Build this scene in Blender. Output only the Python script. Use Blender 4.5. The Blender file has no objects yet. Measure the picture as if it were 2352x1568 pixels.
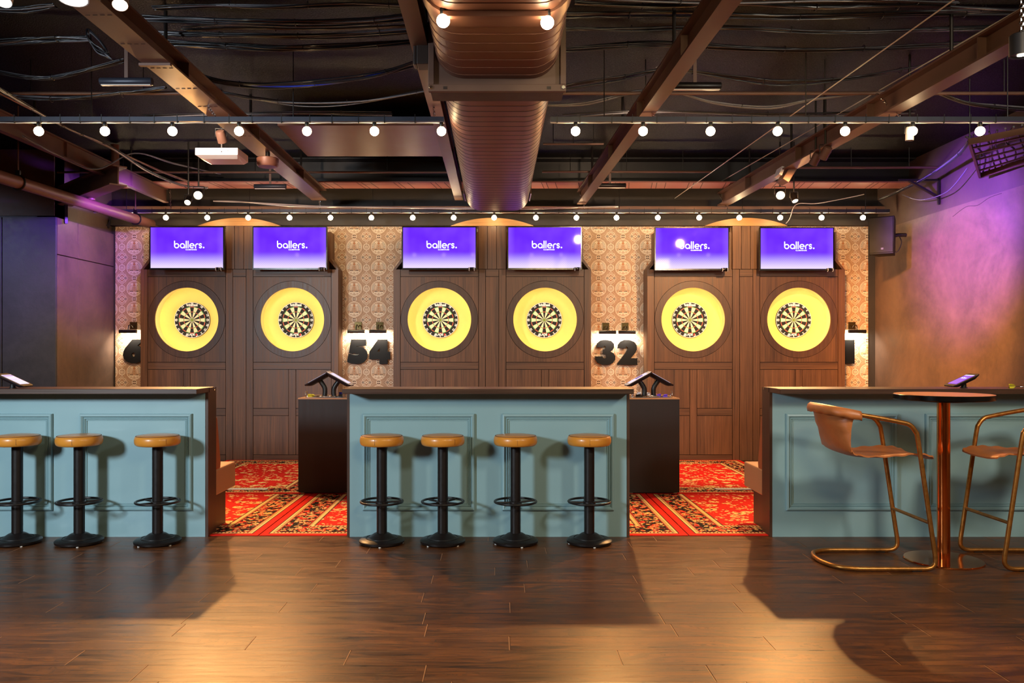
import bpy, bmesh, math, random
from mathutils import Vector, Matrix
random.seed(7)
PI = math.pi
SC = bpy.context.scene
COL = SC.collection

# ------------------------------------------------------------------ camera
F = 1890.0; CU, CV, CH = 1143.0, 805.0, 1.375      # focal (px), vanishing point, eye height
cam = bpy.data.objects.new('camera', bpy.data.cameras.new('camera'))
COL.objects.link(cam)
cam.location = (0, 0, CH); cam.rotation_euler = (PI/2, 0, 0)
cam.data.sensor_width = 36.0
cam.data.lens = F/2352*36.0
cam.data.shift_x = (1176-CU)/2352
cam.data.shift_y = (CV-784)/2352
cam.data.clip_end = 60
SC.camera = cam

def px(u, v, D):                                    # photo pixel at a known depth -> world point
    return Vector(((u-CU)*D/F, D, CH-(v-CV)*D/F))

# ------------------------------------------------------------------ world, view
w = bpy.data.worlds.new('world'); SC.world = w; w.use_nodes = True
w.node_tree.nodes['Background'].inputs[0].default_value = (0.5, 0.4, 0.35, 1)
w.node_tree.nodes['Background'].inputs[1].default_value = 0.0
vs = SC.view_settings
vs.view_transform = 'Standard'; vs.look = 'None'; vs.gamma = 1; vs.use_curve_mapping = False
vs.exposure = 0.0
SC.cycles.sample_clamp_indirect = 4.0
SC.cycles.max_bounces = 7
SC.cycles.use_light_tree = True

# ------------------------------------------------------------------ lights (lamps of the venue, plus added fill)
def light(name, typ, loc, target=None, power=100, col=(1, 1, 1), size=0.1, angle=60, blend=0.5, size_y=None):
    d = bpy.data.lights.new(name, typ); d.energy = power; d.color = col
    if typ == 'SPOT':
        d.spot_size = math.radians(angle); d.spot_blend = blend; d.shadow_soft_size = size
    elif typ == 'AREA':
        d.size = size
        if size_y: d.shape = 'RECTANGLE'; d.size_y = size_y
    else: d.shadow_soft_size = size
    o = bpy.data.objects.new(name, d); COL.objects.link(o); o.location = loc
    if target is not None:
        o.rotation_euler = (Vector(target)-Vector(loc)).to_track_quat('-Z', 'Y').to_euler()
    return o
WARM = (1.0, 0.72, 0.42); COOL = (0.80, 0.92, 1.0); AMBER = (1.0, 0.42, 0.09); PURPLE = (0.27, 0.08, 1.0)
HOT = (1.0, 0.48, 0.145)
# rear spots over the oche, throwing towards the camera (they draw the bar shadows on the floor)
light('rear_spot_light', 'SPOT', (-3.22, 8.78, 3.05), (-2.2, 4.0, 0), 640, HOT, 0.03, 84, 0.6)
light('rear_spot_light', 'SPOT', (3.04, 8.78, 3.05), (2.0, 4.0, 0), 640, HOT, 0.03, 84, 0.6)
# far tube lights on stems, aimed the same way
light('tube_and_fill_light', 'SPOT', (-2.59, 9.20, 3.20), (-1.2, 3.6, 0), 400, HOT, 0.05, 70, 0.7)
light('tube_and_fill_light', 'SPOT', (1.276, 9.20, 3.20), (0.5, 3.6, 0), 400, HOT, 0.05, 70, 0.7)
# cool white ceiling spot in front of the bars, towards the left, and one washing the charcoal wall
light('front_spot_light', 'SPOT', (-4.9, 0.6, 2.55), (-1.6, 6.1, 0.75), 1450, COOL, 0.38, 66, 0.8)
light('corner_spot_light', 'SPOT', (-6.6, 6.4, 3.2), (-5.9, 9.2, 1.7), 160, (0.66, 0.76, 1.0), 0.08, 60, 0.9)
# warm fill lights added above the camera end, no fixtures built
light('fill_light', 'AREA', (1.2, 0.4, 3.3), (0.6, 6.4, 0.6), 85, (1.0, 0.76, 0.40), 0.9)
light('fill_light', 'AREA', (3.6, 1.6, 3.2), (3.4, 7.0, 0.6), 105, (1.0, 0.90, 0.74), 0.5)
# the smaller rear heads look down on the rugs
light('rug_spot_light', 'SPOT', (-3.30, 8.78, 2.97), (-2.5, 7.3, 0), 150, WARM, 0.03, 70, 0.8)
light('rug_spot_light', 'SPOT', (3.22, 8.74, 2.97), (2.3, 7.3, 0), 150, WARM, 0.03, 70, 0.8)
# wall washers
light('purple_wash', 'SPOT', (2.75, 7.6, 3.02), (4.87, 8.40, 2.60), 1700, PURPLE, 0.05, 58, 1.0)
light('purple_wash', 'SPOT', (-3.35, 8.5, 2.95), (-4.95, 9.45, 2.70), 420, PURPLE, 0.05, 70, 0.9)
light('amber_wash', 'SPOT', (2.9, 7.3, 3.0), (4.87, 9.1, 1.45), 1050, AMBER, 0.05, 70, 1.0)
light('amber_wash', 'SPOT', (-3.5, 7.9, 3.0), (-4.95, 9.75, 1.3), 170, (1.0, 0.60, 0.24), 0.05, 62, 0.9)
# fill lights added to wash the dart wall, not from a lit fixture
light('tube_and_fill_light', 'SPOT', (-2.56, 6.25, 3.25), (-2.6, 10.3, 1.3), 190, (1.0, 0.76, 0.56), 0.06, 90, 0.7)
light('tube_and_fill_light', 'SPOT', (1.36, 6.25, 3.25), (0.6, 10.3, 1.3), 180, (1.0, 0.72, 0.48), 0.06, 90, 0.7)
light('pod_fill_light', 'SPOT', (2.80, 7.5, 3.02), (3.1, 10.3, 0.9), 460, (1.0, 0.52, 0.20), 0.05, 95, 0.7)

# ------------------------------------------------------------------ node helpers
class E:
    """a socket in a node tree, with arithmetic"""
    def __init__(s, nt, v): s.nt = nt; s.v = v
    def __add__(s, o): return M('ADD', s, o)
    def __radd__(s, o): return M('ADD', o, s)
    def __sub__(s, o): return M('SUBTRACT', s, o)
    def __rsub__(s, o): return M('SUBTRACT', o, s)
    def __mul__(s, o): return M('MULTIPLY', s, o)
    def __rmul__(s, o): return M('MULTIPLY', o, s)
    def __truediv__(s, o): return M('DIVIDE', s, o)
def M(op, *a):
    nt = next(x.nt for x in a if isinstance(x, E))
    n = nt.nodes.new('ShaderNodeMath'); n.operation = op
    for i, x in enumerate(a):
        if isinstance(x, E): nt.links.new(x.v, n.inputs[i])
        else: n.inputs[i].default_value = x
    return E(nt, n.outputs[0])
def absx(a): return M('ABSOLUTE', a)
def frac(a): return M('FRACT', a)
def sinx(a): return M('SINE', a)
def sq(a): return a*a
def hyp(a, b): return M('SQRT', a*a+b*b)
def lt(a, b): return M('LESS_THAN', a, b)
def gt(a, b): return M('GREATER_THAN', a, b)
def mn(a, b): return M('MINIMUM', a, b)
def mx(a, b): return M('MAXIMUM', a, b)
def band(a, lo, hi): return gt(a, lo)*lt(a, hi)
def lerp01(a, lo, hi):
    r = (a-lo)/(hi-lo)
    return mn(mx(r, 0.0), 1.0)

def srgb(r, g, b):
    f = lambda c: (c/255/12.92) if c/255 <= 0.04045 else ((c/255+0.055)/1.055)**2.4
    return (f(r), f(g), f(b), 1.0)

class Mat:
    def __init__(s, name, base=(0.5, 0.5, 0.5, 1), rough=0.5, metal=0.0, spec=0.5, coat=0.0):
        s.m = bpy.data.materials.new(name); s.m.use_nodes = True
        s.t = s.m.node_tree; s.b = s.t.nodes['Principled BSDF']
        s.b.inputs['Base Color'].default_value = base
        s.b.inputs['Roughness'].default_value = rough
        s.b.inputs['Metallic'].default_value = metal
        s.b.inputs['Specular IOR Level'].default_value = spec
        s.b.inputs['Coat Weight'].default_value = coat
    def xyz(s, kind='Object', offs=False):
        c = s.t.nodes.new('ShaderNodeTexCoord')
        src = c.outputs[kind]
        if offs:
            oi = s.t.nodes.new('ShaderNodeObjectInfo')
            mu = s.t.nodes.new('ShaderNodeVectorMath'); mu.operation = 'SCALE'
            mu.inputs[0].default_value = (13.0, 7.0, 11.0)
            s.t.links.new(oi.outputs['Random'], mu.inputs['Scale'])
            ad = s.t.nodes.new('ShaderNodeVectorMath'); ad.operation = 'ADD'
            s.t.links.new(src, ad.inputs[0]); s.t.links.new(mu.outputs[0], ad.inputs[1]); src = ad.outputs[0]
        sp = s.t.nodes.new('ShaderNodeSeparateXYZ'); s.t.links.new(src, sp.inputs[0])
        return [E(s.t, sp.outputs[i]) for i in range(3)]
    def rnd(s):
        oi = s.t.nodes.new('ShaderNodeObjectInfo'); return E(s.t, oi.outputs['Random'])
    def vec(s, x, y, z):
        n = s.t.nodes.new('ShaderNodeCombineXYZ')
        for i, a in enumerate((x, y, z)):
            if isinstance(a, E): s.t.links.new(a.v, n.inputs[i])
            else: n.inputs[i].default_value = a
        return n.outputs[0]
    def noise(s, v, scale=5, detail=4, rough=0.55, dist=0.0):
        n = s.t.nodes.new('ShaderNodeTexNoise')
        s.t.links.new(v, n.inputs['Vector']); n.inputs['Scale'].default_value = scale
        n.inputs['Detail'].default_value = detail; n.inputs['Roughness'].default_value = rough
        n.inputs['Distortion'].default_value = dist
        return E(s.t, n.outputs['Fac'])
    def voro(s, v, scale=5, feat='F1', out='Distance', rnd=1.0):
        n = s.t.nodes.new('ShaderNodeTexVoronoi'); n.feature = feat
        s.t.links.new(v, n.inputs['Vector']); n.inputs['Scale'].default_value = scale
        n.inputs['Randomness'].default_value = rnd
        return E(s.t, n.outputs[out])
    def mix(s, f, a, b):
        n = s.t.nodes.new('ShaderNodeMix'); n.data_type = 'RGBA'
        for i, x in ((0, f), (6, a), (7, b)):
            if isinstance(x, E): s.t.links.new(x.v, n.inputs[i])
            else: n.inputs[i].default_value = x
        return E(s.t, n.outputs[2])
    def col(s, e, inp='Base Color'): s.t.links.new(e.v, s.b.inputs[inp]); return s
    def bump(s, h, strength=0.3, dist=0.01):
        n = s.t.nodes.new('ShaderNodeBump'); n.inputs['Strength'].default_value = strength
        n.inputs['Distance'].default_value = dist
        s.t.links.new(h.v, n.inputs['Height']); s.t.links.new(n.outputs[0], s.b.inputs['Normal']); return s

def plain(name, base, rough=0.5, metal=0.0, var=0.15, scale=12, spec=0.5, coat=0.0, bump=0.0):
    m = Mat(name, base, rough, metal, spec, coat)
    x, y, z = m.xyz()
    n = m.noise(m.vec(x, y, z), scale, 4)
    d = tuple(c*(1-var) for c in base[:3])+(1,); l = tuple(min(1, c*(1+var)) for c in base[:3])+(1,)
    m.col(m.mix(n, d, l))
    r = n*0.16+(rough-0.08); m.col(r, 'Roughness')
    if bump: m.bump(n, bump, 0.005)
    return m.m

def wood(name, c1, c2, grain='Z', rough=0.45, coat=0.0, scale=1.0, var=0.25):
    """veneer: streaks running along the grain axis"""
    m = Mat(name, c1, rough, 0, 0.45, coat)
    x, y, z = m.xyz(offs=True)
    k = {'X': (1.6, 60, 60), 'Y': (60, 1.6, 60), 'Z': (60, 60, 1.6)}[grain]
    v = m.vec(x*(k[0]*scale), y*(k[1]*scale), z*(k[2]*scale))
    n1 = m.noise(v, 1.0, 5, 0.6, 0.4)
    kb = tuple(a*0.13 for a in k)
    n2 = m.noise(m.vec(x*kb[0], y*kb[1], z*kb[2]), 1.0, 3, 0.5)
    f = lerp01(n1*0.75+n2*0.4, 0.34, 0.80)
    c = m.mix(f, c1, c2)
    br = m.rnd()*var+(1-var*0.5)
    g = m.t.nodes.new('ShaderNodeVectorMath'); g.operation = 'SCALE'
    m.t.links.new(c.v, g.inputs[0]); m.t.links.new(br.v, g.inputs['Scale'])
    m.col(E(m.t, g.outputs[0]))
    m.col(n1*0.25+(rough-0.1), 'Roughness')
    m.bump(n1, 0.12, 0.002)
    return m.m

def emit(name, colr, strength):
    m = Mat(name, (0, 0, 0, 1), 0.4)
    m.b.inputs['Emission Color'].default_value = tuple(colr[:3])+(1,)
    m.b.inputs['Emission Strength'].default_value = strength
    return m.m

# ------------------------------------------------------------------ mesh helpers
class MB:
    def __init__(s): s.v = []; s.f = []; s.mi = []; s.cur = 0
    def quad(s, a, b, c, d): s.face([a, b, c, d])
    def face(s, pts):
        i = len(s.v); s.v += [tuple(p) for p in pts]; s.f.append(tuple(range(i, i+len(pts)))); s.mi.append(s.cur)
    def add(s, vs, fs):
        i = len(s.v); s.v += [tuple(p) for p in vs]
        for f in fs: s.f.append(tuple(i+k for k in f)); s.mi.append(s.cur)
        return s
    def box(s, x0, x1, y0, y1, z0, z1):
        vs = [(x, y, z) for x in (x0, x1) for y in (y0, y1) for z in (z0, z1)]
        return s.add(vs, [(0, 1, 3, 2), (4, 6, 7, 5), (0, 4, 5, 1), (2, 3, 7, 6), (0, 2, 6, 4), (1, 5, 7, 3)])
    def obox(s, p0, p1, w, h, up=(0, 0, 1)):
        """box beam from p0 to p1, centred on the line"""
        p0 = Vector(p0); p1 = Vector(p1); d = (p1-p0).normalized()
        r = d.cross(Vector(up)).normalized(); u = r.cross(d).normalized()
        vs = []
        for p in (p0, p1):
            for a, b in ((-1, -1), (1, -1), (1, 1), (-1, 1)): vs.append(p+r*(a*w/2)+u*(b*h/2))
        return s.add(vs, [(0, 1, 2, 3)[::-1], (4, 5, 6, 7), (0, 1, 5, 4), (1, 2, 6, 5), (2, 3, 7, 6), (3, 0, 4, 7)])
    def prism(s, poly, a0, a1, axis='Y'):
        """extrude a convex-ish 2D polygon; axis Y: poly in (x,z); Z: (x,y); X: (y,z)"""
        def P(p, a):
            return {'Y': (p[0], a, p[1]), 'Z': (p[0], p[1], a), 'X': (a, p[0], p[1])}[axis]
        n = len(poly); vs = [P(p, a0) for p in poly]+[P(p, a1) for p in poly]
        fs = [tuple(range(n))[::-1], tuple(range(n, 2*n))]+[(i, (i+1) % n, n+(i+1) % n, n+i) for i in range(n)]
        return s.add(vs, fs)
    def lathe(s, prof, n=32, c=(0, 0, 0), axis='Z'):
        """prof: list of (r, h) bottom to top"""
        vs = []; fs = []
        for (r, h) in prof:
            for k in range(n):
                a = 2*PI*k/n; x, y = r*math.cos(a), r*math.sin(a)
                p = {'Z': (x, y, h), 'Y': (x, h, y), 'X': (h, x, y)}[axis]
                vs.append((p[0]+c[0], p[1]+c[1], p[2]+c[2]))
        for i in range(len(prof)-1):
            for k in range(n):
                a = i*n+k; b = i*n+(k+1) % n
                fs.append((a, b, b+n, a+n) if axis != 'Y' else (a, a+n, b+n, b))
        cap0 = tuple(range(n))[::-1]; cap1 = tuple(range((len(prof)-1)*n, len(prof)*n))
        if axis == 'Y': cap0, cap1 = cap0[::-1], cap1[::-1]
        if prof[0][0] > 1e-6: fs.append(cap0)
        if prof[-1][0] > 1e-6: fs.append(cap1)
        return s.add(vs, fs)
    def cyl(s, p0, p1, r, n=12, r1=None): return s.tube([p0, p1], r, n, r1=r1)
    def tube(s, pts, r, n=8, closed=False, r1=None):
        pts = [Vector(p) for p in pts]; N = len(pts)
        vs = []; fs = []; nrm = None
        for i, p in enumerate(pts):
            if closed: t = (pts[(i+1) % N]-pts[i-1]).normalized()
            else: t = (pts[min(i+1, N-1)]-pts[max(i-1, 0)]).normalized()
            if nrm is None:
                nrm = t.orthogonal().normalized()
            else:
                nrm = (nrm-t*nrm.dot(t))
                nrm = nrm.normalized() if nrm.length > 1e-8 else t.orthogonal().normalized()
            b = t.cross(nrm)
            rr = r if r1 is None else r+(r1-r)*i/max(1, N-1)
            for k in range(n):
                a = 2*PI*k/n; vs.append(p+nrm*(rr*math.cos(a))+b*(rr*math.sin(a)))
        segs = N if closed else N-1
        for i in range(segs):
            j = (i+1) % N
            for k in range(n): fs.append((i*n+k, i*n+(k+1) % n, j*n+(k+1) % n, j*n+k))
        if not closed: fs += [tuple(range(n))[::-1], tuple(range((N-1)*n, N*n))]
        return s.add(vs, fs)
    def mesh(s, name, mats, smooth=None):
        me = bpy.data.meshes.new(name); me.from_pydata(s.v, [], s.f)
        for m in (mats if isinstance(mats, (list, tuple)) else [mats]): me.materials.append(m)
        for p, k in zip(me.polygons, s.mi): p.material_index = k
        me.update()
        if smooth is not None:
            for p in me.polygons: p.use_smooth = True
            me.set_sharp_from_angle(angle=math.radians(smooth))
        return me
    def build(s, name, mats, parent=None, smooth=None, bevel=None, loc=None):
        o = bpy.data.objects.new(name, s.mesh(name, mats, smooth)); COL.objects.link(o)
        if parent is not None: o.parent = parent
        if loc is not None: o.location = loc
        if bevel: bev(o, bevel)
        return o
def bev(o, wd, seg=2):
    m = o.modifiers.new('bevel', 'BEVEL'); m.width = wd; m.segments = seg; m.limit_method = 'ANGLE'; m.angle_limit = math.radians(40)
def box(name, mat, parent, x0, x1, y0, y1, z0, z1, bevel=None):
    return MB().box(x0, x1, y0, y1, z0, z1).build(name, mat, parent, bevel=bevel)
def inst(me, name, parent=None, loc=(0, 0, 0), rot=(0, 0, 0), scale=None):
    o = bpy.data.objects.new(name, me); COL.objects.link(o); o.location = loc; o.rotation_euler = rot
    if scale: o.scale = scale
    if parent is not None: o.parent = parent
    return o
def smooth_path(pts, k=8, closed=False):
    pts = [Vector(p) for p in pts]; N = len(pts); out = []
    R = range(N) if closed else range(N-1)
    for i in R:
        if closed: a, b, c, d = pts[i-1], pts[i], pts[(i+1) % N], pts[(i+2) % N]
        else: a, b, c, d = pts[max(i-1, 0)], pts[i], pts[i+1], pts[min(i+2, N-1)]
        for j in range(k):
            t = j/k
            out.append(0.5*((2*b)+(c-a)*t+(2*a-5*b+4*c-d)*t*t+(3*b-a-3*c+d)*t**3))
    if not closed: out.append(pts[-1])
    return out
def text_mesh(name, body, size, mat, offset=0.0, extrude=0.0, align='CENTER', rot=True, spacing=1.0):
    c = bpy.data.curves.new(name, 'FONT'); c.body = body; c.size = size; c.offset = offset; c.extrude = extrude
    c.align_x = align; c.align_y = 'CENTER'; c.space_character = spacing; c.resolution_u = 3
    o = bpy.data.objects.new(name, c); COL.objects.link(o)
    dg = bpy.context.evaluated_depsgraph_get(); me = bpy.data.meshes.new_from_object(o.evaluated_get(dg))
    bpy.data.objects.remove(o); bpy.data.curves.remove(c)
    if rot: me.transform(Matrix.Rotation(PI/2, 4, 'X'))
    me.materials.clear(); me.materials.append(mat); me.name = name
    return me
def outline_mesh(name, polys, depth, mat):
    """extruded outline with holes, standing in XZ, front at y=0 going back to y=depth"""
    c = bpy.data.curves.new(name, 'CURVE'); c.dimensions = '2D'; c.fill_mode = 'BOTH'; c.extrude = depth/2
    for poly in polys:
        sp = c.splines.new('POLY'); sp.points.add(len(poly)-1); sp.use_cyclic_u = True
        for p, q in zip(sp.points, poly): p.co = (q[0], q[1], 0, 1)
    o = bpy.data.objects.new(name, c); COL.objects.link(o)
    dg = bpy.context.evaluated_depsgraph_get(); me = bpy.data.meshes.new_from_object(o.evaluated_get(dg))
    bpy.data.objects.remove(o); bpy.data.curves.remove(c)
    me.transform(Matrix.Translation((0, depth/2, 0)) @ Matrix.Rotation(PI/2, 4, 'X'))
    me.materials.clear(); me.materials.append(mat)
    return me

# ------------------------------------------------------------------ scene helpers
def tag(o, label, cat, group=None, kind=None):
    if label: o['label'] = label
    if cat: o['category'] = cat
    if group: o['group'] = group
    if kind: o['kind'] = kind
    return o
def thing(name, label, cat, loc=(0, 0, 0), rz=0, group=None):
    o = bpy.data.objects.new(name, None); COL.objects.link(o); o.location = loc; o.rotation_euler = (0, 0, rz)
    o.empty_display_size = 0.1
    return tag(o, label, cat, group)
def struct(o, label=None, cat=None):
    o['kind'] = 'structure'
    return tag(o, label, cat)
def copy_tree(o, parent=None):
    c = o.copy(); COL.objects.link(c)
    if parent is not None: c.parent = parent
    for ch in list(o.children):
        copy_tree(ch, c)
    return c
def dup(o, label, loc, rz=None, group=None):
    c = copy_tree(o); c.location = loc
    if rz is not None: c.rotation_euler = (0, 0, rz)
    c['label'] = label
    if group: c['group'] = group
    return c

# ================================================================== materials
W = {}
W['pod'] = wood('pod_veneer', srgb(58, 36, 23), srgb(120, 81, 52), 'Z', 0.42)
W['pod_h'] = wood('pod_veneer_horizontal', srgb(60, 38, 24), srgb(112, 76, 49), 'X', 0.42)
W['pod_ring'] = wood('pod_ring_veneer', srgb(58, 37, 26), srgb(92, 62, 42), 'Z', 0.40, var=0.1)
W['gap'] = plain('dark_joint_brown', srgb(26, 17, 13), 0.8)  # dark brown for backing boards, joints and small dark marks
W['oak'] = wood('pediment_oak', srgb(150, 104, 58), srgb(190, 140, 84), 'X', 0.5)
W['top'] = wood('bar_top_wood', srgb(56, 37, 28), srgb(84, 56, 41), 'X', 0.34, coat=0.12)
W['post'] = wood('bar_end_wood', srgb(56, 36, 27), srgb(84, 54, 38), 'Z', 0.42)
W['kiosk'] = wood('kiosk_laminate', srgb(24, 18, 18), srgb(31, 23, 23), 'Z', 0.62, var=0.05)
W['kiosk_top'] = wood('kiosk_top_wood', srgb(150, 105, 66), srgb(178, 128, 84), 'X', 0.4)
W['teal'] = plain('teal_satin_paint', srgb(134, 166, 173), 0.36, var=0.05, scale=3, coat=0.15)
W['black'] = plain('black_plastic', srgb(18, 17, 18), 0.42, var=0.1)
W['gloss'] = plain('gloss_black', srgb(12, 11, 12), 0.18, var=0.1)
W['steel_black'] = plain('black_cast_iron', srgb(26, 20, 19), 0.40, metal=0.2, var=0.2, scale=40)
W['steel'] = plain('painted_beam_steel', srgb(104, 74, 62), 0.5, metal=0.1, var=0.22, scale=9)
W['duct'] = plain('painted_duct', srgb(118, 76, 60), 0.48, metal=0.1, var=0.12, scale=5)
W['duct_seam'] = plain('duct_seam', srgb(44, 32, 30), 0.5, metal=0.2)
W['damper'] = plain('damper_grey_brown', srgb(96, 70, 60), 0.5, var=0.15)
W['alu'] = plain('grey_rail_metal', srgb(58, 60, 72), 0.42, metal=0.4, var=0.1)
W['pink_steel'] = plain('pink_lit_steel', srgb(176, 112, 100), 0.5, var=0.12)  # pink light on the cross beam underside put into the colour
W['plate'] = plain('dark_gold_plate', srgb(92, 76, 44), 0.2, metal=0.9, var=0.5, scale=60)
W['chrome'] = plain('chrome', srgb(210, 210, 210), 0.15, metal=1.0, var=0.05)
W['cable'] = plain('black_cable', srgb(34, 33, 38), 0.32, var=0.2, scale=60)
W['cable_grey'] = plain('grey_cable', srgb(105, 103, 110), 0.3, var=0.2, scale=60)
W['cable_white'] = plain('white_cable', srgb(220, 210, 200), 0.4, var=0.08)
W['cable_blue'] = plain('blue_cable', srgb(30, 60, 200), 0.3, var=0.1)
W['white'] = plain('white_plastic', srgb(226, 222, 224), 0.4, var=0.04)
W['yellow'] = plain('yellow_felt', srgb(255, 210, 108), 0.75, var=0.04, scale=30)
W['brass'] = plain('antique_brass', srgb(182, 126, 64), 0.36, metal=0.85, var=0.45, scale=38)
W['copper'] = plain('polished_copper', srgb(246, 152, 84), 0.15, metal=1.0, var=0.06)
W['leather'] = plain('tan_saddle_leather', srgb(184, 110, 60), 0.42, var=0.28, scale=14, bump=0.25)
W['liner'] = plain('lit_yellow_liner', srgb(255, 236, 160), 0.6, var=0.03)  # yellow recess side wall, coloured paler to carry the LED glow
W['wire'] = plain('dull_wire', srgb(150, 150, 146), 0.5, metal=0.6, var=0.05)
W['tan'] = plain('tan_stool_vinyl', srgb(206, 134, 48), 0.33, var=0.07, scale=8, coat=0.1)
W['piping'] = plain('dark_piping', srgb(96, 56, 26), 0.5)
W['bench'] = plain('beige_bench_vinyl', srgb(166, 120, 82), 0.45, var=0.1, scale=9)
W['bench_back'] = plain('brown_bench_vinyl', srgb(150, 82, 46), 0.45, var=0.12, scale=9)
W['num'] = plain('black_number_paint', srgb(14, 12, 12), 0.5, var=0.1, spec=0.15)
W['tabcase'] = plain('tablet_case_black', srgb(34, 24, 26), 0.6, var=0.1, spec=0.15)
W['foot'] = plain('white_nylon', srgb(220, 214, 206), 0.5)
W['cream'] = plain('cream_sisal', srgb(246, 236, 188), 0.8, var=0.08, scale=80)
W['sisal_black'] = plain('black_sisal', srgb(24, 20, 18), 0.8, var=0.1, scale=80)
W['red'] = plain('red_sisal', srgb(226, 84, 40), 0.8, var=0.08, scale=80)
W['green'] = plain('green_sisal', srgb(96, 172, 60), 0.8, var=0.08, scale=80)
W['print'] = plain('white_print', srgb(240, 236, 228), 0.6, var=0.02)
W['print_red'] = plain('red_print', srgb(226, 52, 34), 0.6, var=0.02)
W['tabletop'] = wood('table_top_wood', srgb(190, 124, 76), srgb(220, 154, 102), 'X', 0.34)
W['bulb'] = emit('lit_bulb', (1.0, 0.72, 0.38), 42)
W['bulb_back'] = emit('lit_bulb_rear', (1.0, 0.72, 0.38), 130)
W['bulb_big'] = emit('lit_globe', (1.0, 0.78, 0.44), 60)
W['lens'] = emit('lit_lens', (1.0, 0.84, 0.58), 14)
W['led'] = emit('led_strip', (1.0, 0.93, 0.78), 26)
W['lamp_glow'] = emit('picture_lamp_tube', (1.0, 0.90, 0.72), 30)

def plaster(name, c1, c2, rough=0.55, sc=1.6):
    m = Mat(name, c1, rough)
    x, y, z = m.xyz()
    v = m.vec(x, y, z)
    a = m.noise(v, sc, 6, 0.62, 0.6); b = m.noise(v, sc*14, 5, 0.6)
    f = lerp01(a*0.7+b*0.3, 0.36, 0.66)
    m.col(m.mix(f, c1, c2)); m.bump(b, 0.18, 0.006)
    m.col(b*0.3+(rough-0.15), 'Roughness')
    return m.m
W['plaster'] = plaster('brushed_plaster', srgb(84, 68, 60), srgb(120, 95, 80), 0.5)
W['plaster_dk'] = plaster('charcoal_plaster', srgb(54, 54, 60), srgb(72, 72, 80), 0.55)
W['upper'] = plaster('upper_wall_paint', srgb(74, 58, 54), srgb(96, 76, 68), 0.6)
W['dark_paint_and_shade'] = plaster('dark_paint_and_shade', srgb(40, 33, 30), srgb(54, 44, 38), 0.6)

def ceiling_mat():
    m = Mat('sprayed_black_slab', (0.01, 0.01, 0.01, 1), 0.55, spec=0.12)
    x, y, z = m.xyz(); v = m.vec(x, y, z)
    a = m.noise(v, 0.9, 3); b = m.noise(v, 90, 3, 0.7)
    m.col(m.mix(lerp01(a, 0.42, 0.66), srgb(6, 5, 5), srgb(15, 11, 9)))
    m.col(b*0.5+0.2, 'Roughness'); m.bump(b, 0.55, 0.012)
    return m.m
W['slab'] = ceiling_mat()

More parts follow.
